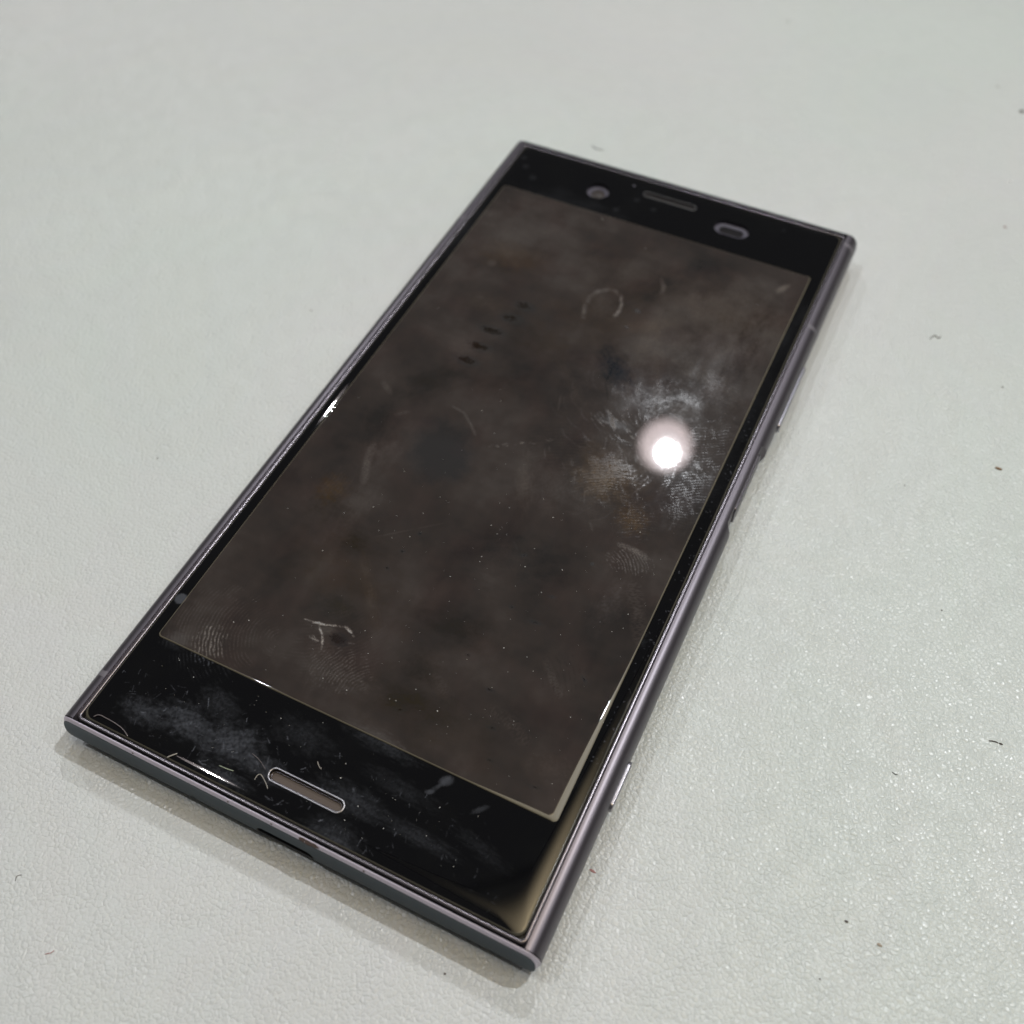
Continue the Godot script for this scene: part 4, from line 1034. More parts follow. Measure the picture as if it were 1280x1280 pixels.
	stroke([Vector2(-12.08, -71.67), Vector2(-12.20, -71.39)], 0.11, -0.08, 0.027, 0.9)
	stroke([Vector2(17.78, -61.74), Vector2(18.03, -61.30)], 0.1, -0.08, 0.051, 0.9)
	stroke([Vector2(16.56, -66.95), Vector2(17.14, -66.64)], 0.1, -0.08, 0.017, 0.9)
	stroke([Vector2(-9.52, -62.59), Vector2(-9.29, -62.35)], 0.09, -0.08, 0.04, 0.9)
	stroke([Vector2(-30.86, -69.76), Vector2(-30.66, -69.37)], 0.11, -0.08, 0.021, 0.9)
	stroke([Vector2(10.07, -69.87), Vector2(9.61, -69.60)], 0.09, -0.08, 0.055, 0.9)
	stroke([Vector2(-14.04, -67.18), Vector2(-13.82, -66.72)], 0.1, -0.08, 0.025, 0.9)
	stroke([Vector2(16.12, -70.72), Vector2(15.86, -70.61)], 0.09, -0.08, 0.02, 0.9)
	stroke([Vector2(-25.19, -69.18), Vector2(-25.04, -68.92)], 0.11, -0.08, 0.065, 0.9)
	stroke([Vector2(10.76, -63.68), Vector2(11.43, -63.48)], 0.08, -0.08, 0.044, 0.9)
	stroke([Vector2(1.56, -67.19), Vector2(1.73, -66.82)], 0.09, -0.08, 0.028, 0.9)
	stroke([Vector2(19.85, -65.42), Vector2(19.67, -64.73)], 0.12, -0.08, 0.025, 0.9)
	stroke([Vector2(-12.15, -65.52), Vector2(-11.86, -64.94)], 0.11, -0.08, 0.018, 0.9)
	stroke([Vector2(-19.18, -71.54), Vector2(-18.54, -71.19)], 0.1, -0.08, 0.015, 0.9)
	stroke([Vector2(-8.95, -67.26), Vector2(-8.65, -66.80)], 0.08, -0.08, 0.03, 0.9)
	stroke([Vector2(-0.71, -67.61), Vector2(-0.72, -66.89)], 0.08, -0.08, 0.017, 0.9)
	stroke([Vector2(-8.07, -71.91), Vector2(-8.76, -71.85)], 0.08, -0.08, 0.015, 0.9)
	stroke([Vector2(-23.12, -63.21), Vector2(-22.85, -63.22)], 0.08, -0.08, 0.08, 0.9)
	stroke([Vector2(-6.08, -70.39), Vector2(-5.94, -69.78)], 0.07, -0.08, 0.117, 0.9)
	stroke([Vector2(-27.35, -67.89), Vector2(-27.24, -67.55)], 0.1, -0.08, 0.036, 0.9)
	stroke([Vector2(-8.44, -68.73), Vector2(-8.03, -68.49)], 0.07, -0.08, 0.015, 0.9)
	stroke([Vector2(20.07, -63.19), Vector2(19.40, -63.05)], 0.1, -0.08, 0.029, 0.9)
	stroke([Vector2(-0.61, -64.67), Vector2(-0.17, -64.37)], 0.09, -0.08, 0.02, 0.9)
	stroke([Vector2(13.50, -70.11), Vector2(13.74, -69.80)], 0.08, -0.08, 0.037, 0.9)
	stroke([Vector2(-21.45, -71.39), Vector2(-21.71, -71.22)], 0.12, -0.08, 0.015, 0.9)
	stroke([Vector2(7.41, -65.52), Vector2(7.11, -65.58)], 0.09, -0.08, 0.11, 0.9)
	stroke([Vector2(8.07, -68.78), Vector2(8.07, -68.35)], 0.08, -0.08, 0.039, 0.9)
	stroke([Vector2(9.44, -66.35), Vector2(9.41, -65.96)], 0.08, -0.08, 0.015, 0.9)
	stroke([Vector2(-3.62, -62.87), Vector2(-3.62, -62.39)], 0.12, -0.08, 0.072, 0.9)
	stroke([Vector2(-31.64, -71.34), Vector2(-31.69, -71.08)], 0.08, -0.08, 0.015, 0.9)
	stroke([Vector2(-3.42, -67.58), Vector2(-3.55, -66.95)], 0.1, -0.08, 0.036, 0.9)
	stroke([Vector2(21.43, -71.88), Vector2(21.71, -71.46)], 0.08, -0.08, 0.016, 0.9)
	stroke([Vector2(28.88, -71.67), Vector2(29.04, -71.06)], 0.11, -0.08, 0.021, 0.9)
	stroke([Vector2(9.53, -70.65), Vector2(9.19, -70.42)], 0.07, -0.08, 0.015, 0.9)
	stroke([Vector2(7.24, -62.91), Vector2(6.97, -62.55)], 0.08, -0.08, 0.064, 0.9)
	stroke([Vector2(-14.09, -65.97), Vector2(-13.61, -65.79)], 0.09, -0.08, 0.041, 0.9)
	stroke([Vector2(22.69, -67.98), Vector2(22.37, -67.36)], 0.11, -0.08, 0.022, 0.9)
	stroke([Vector2(-7.36, -68.76), Vector2(-7.74, -68.34)], 0.09, -0.08, 0.039, 0.9)
	stroke([Vector2(-18.46, -67.76), Vector2(-18.05, -67.20)], 0.08, -0.08, 0.016, 0.9)
	stroke([Vector2(-18.82, -66.97), Vector2(-18.17, -66.99)], 0.08, -0.08, 0.078, 0.9)
	stroke([Vector2(-1.70, -64.96), Vector2(-2.25, -64.81)], 0.1, -0.08, 0.022, 0.9)
	stroke([Vector2(-8.00, -68.12), Vector2(-7.84, -67.72)], 0.09, -0.08, 0.019, 0.9)
	stroke([Vector2(1.71, -70.20), Vector2(1.76, -69.51)], 0.1, -0.08, 0.104, 0.9)
	stroke([Vector2(1.03, -65.61), Vector2(0.61, -65.07)], 0.1, -0.08, 0.02, 0.9)
	stroke([Vector2(0.58, -64.66), Vector2(0.67, -64.31)], 0.09, -0.08, 0.016, 0.9)
	stroke([Vector2(28.79, -70.31), Vector2(29.47, -70.27)], 0.09, -0.08, 0.056, 0.9)
	stroke([Vector2(-4.54, -67.45), Vector2(-4.58, -67.02)], 0.12, -0.08, 0.032, 0.9)
	stroke([Vector2(-31.82, -65.82), Vector2(-31.22, -65.55)], 0.11, -0.08, 0.033, 0.9)
	stroke([Vector2(-30.07, -66.43), Vector2(-30.37, -65.66)], 0.11, -0.08, 0.051, 0.9)
	stroke([Vector2(29.05, -69.79), Vector2(29.14, -69.47)], 0.11, -0.08, 0.06, 0.9)
	stroke([Vector2(18.54, -64.96), Vector2(18.97, -64.93)], 0.07, -0.08, 0.019, 0.9)
	stroke([Vector2(-26.56, -70.54), Vector2(-26.79, -69.88)], 0.07, -0.08, 0.096, 0.9)
	stroke([Vector2(-27.47, -66.05), Vector2(-28.18, -65.46)], 0.07, -0.08, 0.031, 0.9)
	stroke([Vector2(9.66, -62.28), Vector2(10.12, -61.84)], 0.08, -0.08, 0.031, 0.9)
	stroke([Vector2(20.03, -63.80), Vector2(19.82, -63.86)], 0.09, -0.08, 0.088, 0.9)
	stroke([Vector2(3.70, -65.48), Vector2(2.98, -65.16)], 0.12, -0.08, 0.018, 0.9)
	stroke([Vector2(25.83, -65.63), Vector2(25.96, -65.09)], 0.12, -0.08, 0.018, 0.9)
	stroke([Vector2(-29.29, -66.65), Vector2(-29.98, -66.86)], 0.11, -0.08, 0.075, 0.9)
	stroke([Vector2(-9.77, -67.41), Vector2(-9.35, -67.15)], 0.11, -0.08, 0.02, 0.9)
	stroke([Vector2(1.76, -67.72), Vector2(1.40, -67.34)], 0.1, -0.08, 0.016, 0.9)
	stroke([Vector2(10.41, -70.71), Vector2(10.85, -70.29)], 0.1, -0.08, 0.022, 0.9)
	stroke([Vector2(-0.71, -64.83), Vector2(-1.23, -64.46)], 0.08, -0.08, 0.015, 0.9)
	stroke([Vector2(2.78, -67.23), Vector2(2.55, -66.78)], 0.08, -0.08, 0.086, 0.9)
	stroke([Vector2(-3.21, -67.61), Vector2(-3.63, -66.99)], 0.1, -0.08, 0.035, 0.9)
	stroke([Vector2(-17.29, -64.29), Vector2(-17.10, -64.05)], 0.1, -0.08, 0.064, 0.9)
	stroke([Vector2(13.63, -64.11), Vector2(13.43, -63.74)], 0.1, -0.08, 0.129, 0.9)
	stroke([Vector2(5.97, -65.49), Vector2(5.64, -65.06)], 0.11, -0.08, 0.087, 0.9)
	stroke([Vector2(-2.05, -66.20), Vector2(-1.63, -66.12)], 0.1, -0.08, 0.065, 0.9)
	stroke([Vector2(7.98, -69.41), Vector2(7.62, -69.82)], 0.07, -0.08, 0.016, 0.9)
	stroke([Vector2(23.84, -61.83), Vector2(23.43, -61.50)], 0.08, -0.08, 0.027, 0.9)
	stroke([Vector2(-9.68, -71.01), Vector2(-10.00, -70.52)], 0.07, -0.08, 0.029, 0.9)
	stroke([Vector2(-30.31, -66.33), Vector2(-29.93, -65.96)], 0.09, -0.08, 0.02, 0.9)
	stroke([Vector2(13.32, -70.89), Vector2(13.49, -70.73)], 0.08, -0.08, 0.015, 0.9)
	stroke([Vector2(-15.13, -69.16), Vector2(-14.41, -69.02)], 0.08, -0.08, 0.075, 0.9)
	stroke([Vector2(28.05, -69.55), Vector2(27.82, -69.49)], 0.1, -0.08, 0.046, 0.9)
	stroke([Vector2(-22.52, -65.10), Vector2(-22.16, -65.15)], 0.08, -0.08, 0.015, 0.9)
	stroke([Vector2(1.73, -66.73), Vector2(1.73, -66.32)], 0.11, -0.08, 0.027, 0.9)
	stroke([Vector2(25.17, -63.38), Vector2(24.76, -62.90)], 0.1, -0.08, 0.015, 0.9)
	stroke([Vector2(-29.07, -63.46), Vector2(-29.93, -63.48)], 0.08, -0.08, 0.027, 0.9)
	blot(-8.16, -37.46, 10.12, 1.38, -50.2, -0.019, 0.0083, 0.0019, 1.1)
	blot(-14.10, -30.82, 6.53, 3.30, 9.2, 0.0, -0.0087, 0.0017, 1.1)
	blot(-19.50, 25.63, 7.64, 3.59, 6.9, -0.04, 0.0094, 0.0015, 1.1)
	blot(5.56, -45.59, 4.10, 3.93, 28.9, 0.0, -0.0141, 0.0012, 1.1)
	blot(12.90, -1.76, 14.52, 1.71, -65.7, -0.025, 0.0054, 0.0013, 1.1)
	blot(-19.38, 4.49, 11.27, 4.83, 54.0, 0.0, -0.0134, 0.0009, 1.1)
	blot(21.45, 14.60, 5.68, 3.44, -56.6, -0.006, 0.0113, 0.0008, 1.1)
	blot(-8.78, -49.43, 10.68, 2.08, 102.3, -0.047, 0.0065, 0.0004, 1.1)
	blot(15.61, 20.75, 17.91, 1.60, 110.0, -0.035, 0.0087, 0.0017, 1.1)
	blot(22.58, 25.29, 13.78, 3.46, -21.7, -0.042, 0.0109, 0.0009, 1.1)
	blot(4.23, -9.14, 9.02, 2.11, 113.6, -0.021, 0.0136, 0.0008, 1.1)
	blot(-22.81, -9.70, 8.93, 4.38, -68.7, 0.0, -0.0122, 0.0003, 1.1)
	blot(2.82, 13.41, 9.44, 1.81, -45.8, -0.037, 0.0097, 0.0006, 1.1)
	blot(-19.07, 14.40, 11.18, 3.34, -2.4, -0.034, 0.0068, 0.0005, 1.1)
	blot(-17.51, -26.50, 14.16, 3.90, 96.5, -0.045, 0.0072, 0.0005, 1.1)
	blot(6.14, 41.75, 15.18, 4.15, 60.2, 0.0, -0.0155, 0.0003, 1.1)
	blot(-22.15, -26.98, 5.44, 4.00, -11.2, 0.0, -0.0138, 0.0015, 1.1)
	blot(25.20, 41.79, 9.64, 5.96, 24.6, -0.023, 0.0053, 0.0014, 1.1)
	blot(10.47, 29.95, 13.34, 2.48, 93.7, -0.01, 0.0113, 0.001, 1.1)
	blot(6.09, -50.76, 6.37, 1.91, 29.0, 0.0, -0.0086, 0.0012, 1.1)
	stroke([Vector2(13.91, 16.11), Vector2(13.39, 16.92), Vector2(13.10, 17.98), Vector2(13.09, 19.34)], 0.29, -0.25, 0.008, 0.9)
	stroke([Vector2(18.36, 0.32), Vector2(18.13, 0.07), Vector2(17.75, -0.06), Vector2(17.21, -0.06)], 0.29, -0.25, 0.0096, 0.9)
	stroke([Vector2(23.20, -10.54), Vector2(23.05, -10.84), Vector2(22.55, -11.16), Vector2(21.64, -11.47)], 0.22, -0.22, 0.0055, 0.9)
	stroke([Vector2(6.72, 14.83), Vector2(5.84, 15.53), Vector2(5.13, 16.69), Vector2(4.64, 18.41)], 0.29, -0.1, 0.0074, 0.9)
	stroke([Vector2(15.92, 5.91), Vector2(15.24, 5.90), Vector2(14.53, 6.09), Vector2(13.79, 6.55)], 0.27, -0.26, 0.0074, 0.9)
	stroke([Vector2(17.28, -5.60), Vector2(16.91, -6.17), Vector2(16.27, -6.60), Vector2(15.28, -6.85)], 0.14, -0.17, 0.0027, 0.9)
	stroke([Vector2(28.53, -3.17), Vector2(29.02, -4.17), Vector2(29.26, -5.34), Vector2(29.17, -6.76)], 0.26, -0.19, 0.0076, 0.9)
	stroke([Vector2(21.81, -7.23), Vector2(21.66, -7.55), Vector2(21.23, -7.84), Vector2(20.46, -8.10)], 0.22, -0.25, 0.0068, 0.9)
	stroke([Vector2(7.16, 2.57), Vector2(6.58, 2.61), Vector2(5.89, 3.06), Vector2(5.11, 3.99)], 0.16, -0.24, 0.005, 0.9)
	stroke([Vector2(27.87, 3.13), Vector2(28.57, 2.59), Vector2(29.17, 1.86), Vector2(29.62, 0.88)], 0.2, -0.23, 0.0049, 0.9)
	stroke([Vector2(29.98, -1.60), Vector2(30.58, -2.43), Vector2(30.97, -3.49), Vector2(31.07, -4.83)], 0.22, -0.13, 0.0047, 0.9)
	stroke([Vector2(15.26, -2.31), Vector2(14.56, -3.03), Vector2(13.63, -3.54), Vector2(12.40, -3.77)], 0.2, -0.15, 0.007, 0.9)
	stroke([Vector2(18.12, 10.76), Vector2(17.64, 11.36), Vector2(17.26, 12.08), Vector2(17.03, 13.00)], 0.18, -0.22, 0.0063, 0.9)
	stroke([Vector2(18.44, 10.80), Vector2(17.96, 11.45), Vector2(17.59, 12.22), Vector2(17.38, 13.17)], 0.1, -0.15, 0.0097, 0.9)
	stroke([Vector2(17.14, 8.01), Vector2(16.56, 8.23), Vector2(16.02, 8.61), Vector2(15.52, 9.22)], 0.1, -0.18, 0.0094, 0.9)
	stroke([Vector2(14.34, -8.14), Vector2(14.03, -8.36), Vector2(13.41, -8.37), Vector2(12.44, -8.12)], 0.18, -0.14, 0.0038, 0.9)
	stroke([Vector2(9.88, 3.71), Vector2(9.16, 3.70), Vector2(8.36, 4.04), Vector2(7.47, 4.81)], 0.25, -0.13, 0.0038, 0.9)
	stroke([Vector2(4.06, 8.33), Vector2(3.47, 8.61), Vector2(2.90, 9.38), Vector2(2.37, 10.73)], 0.16, -0.17, 0.0094, 0.9)
	stroke([Vector2(12.53, 14.26), Vector2(11.57, 15.21), Vector2(10.79, 16.47), Vector2(10.26, 18.16)], 0.19, -0.18, 0.0028, 0.9)
	stroke([Vector2(5.00, 9.77), Vector2(4.30, 10.12), Vector2(3.65, 10.94), Vector2(3.09, 12.33)], 0.13, -0.25, 0.0051, 0.9)
	stroke([Vector2(26.07, -10.01), Vector2(26.06, -10.71), Vector2(25.68, -11.50), Vector2(24.87, -12.39)], 0.09, -0.13, 0.0092, 0.9)
	stroke([Vector2(8.20, 7.55), Vector2(7.47, 7.77), Vector2(6.75, 8.39), Vector2(6.05, 9.49)], 0.29, -0.18, 0.0091, 0.9)
	stroke([Vector2(28.15, -3.81), Vector2(28.62, -4.89), Vector2(28.81, -6.14), Vector2(28.65, -7.61)], 0.3, -0.25, 0.0064, 0.9)
	stroke([Vector2(13.86, 5.52), Vector2(13.47, 5.57), Vector2(13.05, 5.85), Vector2(12.61, 6.40)], 0.25, -0.26, 0.0088, 0.9)
	stroke([Vector2(19.17, 2.25), Vector2(18.43, 1.22), Vector2(17.55, 0.32), Vector2(16.43, -0.40)], 0.14, -0.15, 0.0046, 0.9)
	stroke([Vector2(17.05, 10.74), Vector2(16.26, 11.48), Vector2(15.58, 12.41), Vector2(15.06, 13.60)], 0.19, -0.22, 0.0058, 0.9)
	stroke([Vector2(4.16, 6.23), Vector2(3.06, 6.43), Vector2(1.93, 7.15), Vector2(0.76, 8.53)], 0.26, -0.14, 0.0024, 0.9)
	stroke([Vector2(15.89, -5.62), Vector2(15.49, -6.10), Vector2(14.81, -6.40), Vector2(13.81, -6.48)], 0.12, -0.12, 0.0074, 0.9)
	stroke([Vector2(10.52, 3.68), Vector2(9.93, 3.68), Vector2(9.26, 4.00), Vector2(8.52, 4.73)], 0.3, -0.26, 0.0048, 0.9)
	stroke([Vector2(20.14, 0.20), Vector2(19.93, -0.28), Vector2(19.56, -0.69), Vector2(19.00, -1.01)], 0.2, -0.25, 0.0069, 0.9)
	stroke([Vector2(14.93, -10.59), Vector2(14.54, -11.04), Vector2(13.77, -11.30), Vector2(12.57, -11.31)], 0.25, -0.13, 0.003, 0.9)
	stroke([Vector2(21.84, 0.90), Vector2(21.76, 0.37), Vector2(21.54, -0.14), Vector2(21.13, -0.63)], 0.26, -0.26, 0.0093, 0.9)
	stroke([Vector2(18.05, -6.27), Vector2(17.71, -6.88), Vector2(17.09, -7.38), Vector2(16.10, -7.71)], 0.27, -0.13, 0.0096, 0.9)
	stroke([Vector2(30.51, -4.38), Vector2(30.95, -5.23), Vector2(31.13, -6.30), Vector2(30.97, -7.65)], 0.18, -0.13, 0.0052, 0.9)
	stroke([Vector2(18.58, 1.72), Vector2(18.31, 1.46), Vector2(17.94, 1.31), Vector2(17.42, 1.29)], 0.27, -0.23, 0.0035, 0.9)
	stroke([Vector2(22.15, 0.95), Vector2(22.11, -0.09), Vector2(21.89, -1.12), Vector2(21.43, -2.15)], 0.29, -0.18, 0.0084, 0.9)
	stroke([Vector2(25.50, 1.53), Vector2(26.07, 0.54), Vector2(26.47, -0.56), Vector2(26.65, -1.85)], 0.1, -0.23, 0.0077, 0.9)
	stroke([Vector2(16.46, 10.11), Vector2(15.91, 10.54), Vector2(15.43, 11.15), Vector2(15.08, 12.00)], 0.17, -0.25, 0.0057, 0.9)
	stroke([Vector2(9.51, 15.13), Vector2(9.32, 15.46), Vector2(9.31, 16.12), Vector2(9.52, 17.13)], 0.21, -0.2, 0.0042, 0.9)
	stroke([Vector2(14.15, 0.63), Vector2(13.73, 0.45), Vector2(13.18, 0.50), Vector2(12.46, 0.82)], 0.27, -0.17, 0.0058, 0.9)
	stroke([Vector2(19.17, -8.41), Vector2(18.80, -9.49), Vector2(18.07, -10.47), Vector2(16.89, -11.33)], 0.25, -0.13, 0.0053, 0.9)
	stroke([Vector2(12.14, 9.80), Vector2(11.64, 10.09), Vector2(11.20, 10.66), Vector2(10.86, 11.58)], 0.24, -0.14, 0.0065, 0.9)
	stroke([Vector2(12.27, 6.17), Vector2(11.39, 6.24), Vector2(10.49, 6.63), Vector2(9.56, 7.41)], 0.12, -0.26, 0.0072, 0.9)
	stroke([Vector2(6.85, 2.45), Vector2(6.31, 2.51), Vector2(5.66, 2.97), Vector2(4.90, 3.92)], 0.26, -0.16, 0.0049, 0.9)
	stroke([Vector2(10.36, 1.91), Vector2(9.41, 1.69), Vector2(8.34, 1.83), Vector2(7.11, 2.42)], 0.3, -0.11, 0.0083, 0.9)
	stroke([Vector2(18.76, 0.47), Vector2(18.52, 0.19), Vector2(18.15, -0.00), Vector2(17.60, -0.07)], 0.25, -0.2, 0.0022, 0.9)
	stroke([Vector2(28.07, 4.69), Vector2(28.87, 4.33), Vector2(29.60, 3.77), Vector2(30.24, 2.93)], 0.3, -0.14, 0.0032, 0.9)
	stroke([Vector2(14.26, -2.57), Vector2(13.64, -3.09), Vector2(12.80, -3.38), Vector2(11.69, -3.38)], 0.19, -0.11, 0.0067, 0.9)
	stroke([Vector2(17.00, 5.64), Vector2(15.81, 5.45), Vector2(14.58, 5.48), Vector2(13.27, 5.83)], 0.23, -0.23, 0.004, 0.9)
	stroke([Vector2(17.92, 19.44), Vector2(17.68, 20.65), Vector2(17.75, 21.98), Vector2(18.24, 23.46)], 0.21, -0.14, 0.0075, 0.9)
	stroke([Vector2(19.07, 1.65), Vector2(18.76, 1.24), Vector2(18.32, 0.93), Vector2(17.72, 0.75)], 0.16, -0.19, 0.0039, 0.9)
	stroke([Vector2(19.61, 1.20), Vector2(19.33, 0.73), Vector2(18.92, 0.34), Vector2(18.33, 0.06)], 0.2, -0.26, 0.0051, 0.9)
	stroke([Vector2(19.35, 1.61), Vector2(18.75, 0.60), Vector2(17.98, -0.30), Vector2(16.97, -1.05)], 0.16, -0.17, 0.0043, 0.9)
	stroke([Vector2(22.53, 0.84), Vector2(22.52, 0.21), Vector2(22.36, -0.42), Vector2(22.00, -1.07)], 0.3, -0.21, 0.0045, 0.9)
	stroke([Vector2(12.62, 9.30), Vector2(11.71, 9.68), Vector2(10.86, 10.36), Vector2(10.08, 11.45)], 0.22, -0.23, 0.0088, 0.9)
	stroke([Vector2(13.48, -0.05), Vector2(13.17, -0.14), Vector2(12.72, 0.01), Vector2(12.10, 0.44)], 0.11, -0.13, 0.0092, 0.9)
	stroke([Vector2(26.85, 0.35), Vector2(26.96, 0.06), Vector2(26.92, -0.35), Vector2(26.72, -0.89)], 0.3, -0.13, 0.0088, 0.9)
	stroke([Vector2(15.75, 9.94), Vector2(14.98, 10.44), Vector2(14.30, 11.15), Vector2(13.72, 12.15)], 0.17, -0.25, 0.0056, 0.9)
	stroke([Vector2(21.34, -2.06), Vector2(21.18, -2.93), Vector2(20.79, -3.77), Vector2(20.11, -4.57)], 0.26, -0.13, 0.006, 0.9)
	stroke([Vector2(11.84, 9.62), Vector2(11.00, 10.00), Vector2(10.23, 10.70), Vector2(9.54, 11.80)], 0.2, -0.24, 0.0036, 0.9)
	stroke([Vector2(27.05, 4.39), Vector2(27.27, 4.21), Vector2(27.44, 3.90), Vector2(27.53, 3.42)], 0.13, -0.17, 0.0068, 0.9)
	stroke([Vector2(3.95, 11.95), Vector2(3.30, 12.38), Vector2(2.74, 13.31), Vector2(2.32, 14.84)], 0.27, -0.14, 0.0026, 0.9)
	stroke([Vector2(7.98, 5.21), Vector2(6.93, 5.29), Vector2(5.82, 5.78), Vector2(4.66, 6.82)], 0.21, -0.17, 0.0097, 0.9)
	stroke([Vector2(15.08, -2.23), Vector2(14.28, -3.03), Vector2(13.26, -3.62), Vector2(11.92, -3.90)], 0.12, -0.13, 0.0071, 0.9)
	stroke([Vector2(17.00, 11.18), Vector2(16.83, 11.44), Vector2(16.76, 11.83), Vector2(16.81, 12.38)], 0.15, -0.16, 0.0094, 0.9)
	stroke([Vector2(12.95, 5.23), Vector2(12.33, 5.25), Vector2(11.66, 5.53), Vector2(10.95, 6.16)], 0.14, -0.13, 0.01, 0.9)
	stroke([Vector2(18.73, 0.59), Vector2(18.09, -0.42), Vector2(17.28, -1.30), Vector2(16.20, -2.01)], 0.18, -0.12, 0.0092, 0.9)
	stroke([Vector2(8.72, 20.40), Vector2(8.56, 20.87), Vector2(8.68, 21.68), Vector2(9.15, 22.85)], 0.12, -0.14, 0.0053, 0.9)
	stroke([Vector2(18.12, 16.17), Vector2(17.86, 17.09), Vector2(17.83, 18.13), Vector2(18.11, 19.31)], 0.1, -0.15, 0.005, 0.9)
	stroke([Vector2(13.27, 10.83), Vector2(12.27, 11.44), Vector2(11.37, 12.34), Vector2(10.60, 13.64)], 0.13, -0.21, 0.0026, 0.9)
	stroke([Vector2(17.41, 11.80), Vector2(16.94, 12.43), Vector2(16.61, 13.21), Vector2(16.45, 14.19)], 0.14, -0.15, 0.0035, 0.9)
	stroke([Vector2(18.79, 12.57), Vector2(18.59, 13.09), Vector2(18.52, 13.71), Vector2(18.64, 14.44)], 0.14, -0.21, 0.0078, 0.9)
	stroke([Vector2(12.22, 6.45), Vector2(11.14, 6.55), Vector2(10.05, 6.98), Vector2(8.93, 7.83)], 0.09, -0.18, 0.0091, 0.9)
	stroke([Vector2(20.93, 1.08), Vector2(20.71, 0.33), Vector2(20.35, -0.38), Vector2(19.77, -1.02)], 0.27, -0.14, 0.0049, 0.9)
	stroke([Vector2(10.92, 2.47), Vector2(10.54, 2.48), Vector2(10.07, 2.79), Vector2(9.50, 3.46)], 0.17, -0.21, 0.0096, 0.9)
	stroke([Vector2(15.75, 9.21), Vector2(14.72, 9.72), Vector2(13.76, 10.45), Vector2(12.88, 11.53)], 0.22, -0.17, 0.0071, 0.9)
	stroke([Vector2(27.03, 6.28), Vector2(28.17, 6.09), Vector2(29.29, 5.70), Vector2(30.38, 5.00)], 0.12, -0.19, 0.0046, 0.9)
	stroke([Vector2(28.06, 9.32), Vector2(28.73, 9.51), Vector2(29.45, 9.50), Vector2(30.24, 9.22)], 0.15, -0.21, 0.0029, 0.9)
	stroke([Vector2(16.55, 6.12), Vector2(15.48, 6.08), Vector2(14.39, 6.25), Vector2(13.26, 6.74)], 0.27, -0.16, 0.0059, 0.9)
	stroke([Vector2(17.92, 10.45), Vector2(17.35, 11.05), Vector2(16.89, 11.80), Vector2(16.57, 12.75)], 0.19, -0.2, 0.0091, 0.9)
	stroke([Vector2(21.09, 1.12), Vector2(20.86, 0.17), Vector2(20.47, -0.74), Vector2(19.84, -1.59)], 0.25, -0.1, 0.0055, 0.9)
	stroke([Vector2(28.42, 7.56), Vector2(29.06, 7.56), Vector2(29.72, 7.35), Vector2(30.38, 6.86)], 0.09, -0.11, 0.0074, 0.9)
	stroke([Vector2(15.74, 7.81), Vector2(15.23, 7.98), Vector2(14.75, 8.35), Vector2(14.30, 8.96)], 0.19, -0.13, 0.0053, 0.9)
	blot(29.49, 40.07, 6.00, 17.97, -16.7, 0, 0.012, 0.001, 1.2)
	blot(14.93, 42.28, 12.05, 8.45, -3.3, 0, 0.012, 0.001, 1.2)
#DIRT>
	front_materials()


# ---------------------------------------------------------------- the phone
func edge_profile(t: float) -> Vector2:                       # cross-section of the phone's flank, t from the front seam to the back
	if t < 0.5:
		var a := t / 0.5 * PI / 2
		var e := 0.86
		return Vector2(35.05 + 2.3 * pow(sin(a), e), -3.3 + 3.18 * pow(cos(a), e))
	var b := (t - 0.5) / 0.5 * PI / 2
	return Vector2(30.0 + 7.35 * pow(cos(b), 0.9), -3.3 - 4.1 * pow(sin(b), 0.9))


func rail_limit(y: float) -> float:                           # the cut on the right flank that holds the power key
	var a := smoothstep(-3.4, -1.6, y)
	var b := 1.0 - smoothstep(15.4, 17.0, y)
	return 38.0 - 1.55 * minf(a, b)


func rail(side: float) -> ArrayMesh:
	var m := MB.new()
	var ys := []
	var y := -73.4
	while y < 73.4:
		ys.append(y)
		y += 0.15 if side > 0 and ((y > -4.2 and y < -1.0) or (y > 14.6 and y < 17.4)) else 2.0
	ys.append(73.4)
	var all := []
	for yy in ys:
		var row := []
		row.append(p(side * 34.6, yy, -0.9))
		row.append(p(side * 35.0, yy, -0.3))
		for i in 45:
			var q := edge_profile(i / 44.0)
			row.append(p(side * (minf(q.x, rail_limit(yy)) if side > 0 else q.x), yy, q.y))
		all.append(row)
	m.rows(all, false)
	return m.done(p(0, 0, -3.3), 30.0)


func section(grow: float) -> PackedVector2Array:              # the whole cross-section as a closed outline in x, z
	var o := PackedVector2Array()
	var pts := []
	for i in 31:
		pts.append(edge_profile(i / 30.0))
	for i in 31:
		o.append(pts[i] - Vector2(grow, 0))
	for i in range(1, 12):
		o.append(Vector2(lerpf(30.0, -30.0, i / 12.0), -7.4))
	for i in 31:
		o.append(Vector2(-pts[30 - i].x + grow, pts[30 - i].y))
	for i in range(1, 24):
		o.append(Vector2(lerpf(-35.05, 35.05, i / 24.0), -0.12))
	return o


func cap_y(z: float) -> float:                                # how far the end face stands out at height z: nearly flat, rolling under at the back
	var base := 74.08 + 0.5 * smoothstep(-0.4, -4.6, z)
	if z < -4.4:
		var q := (-4.4 - z) / 3.0
		base -= 1.15 * q * q
	return base


func shrink(o: PackedVector2Array, k: float) -> PackedVector2Array:
	var c := PackedVector2Array()
	for i in o.size():
		var a := o[(i + o.size() - 1) % o.size()]
		var b := o[(i + 1) % o.size()]
		var t := (b - a).normalized()
		c.append(o[i] + Vector2(t.y, -t.x) * -k)
	return c


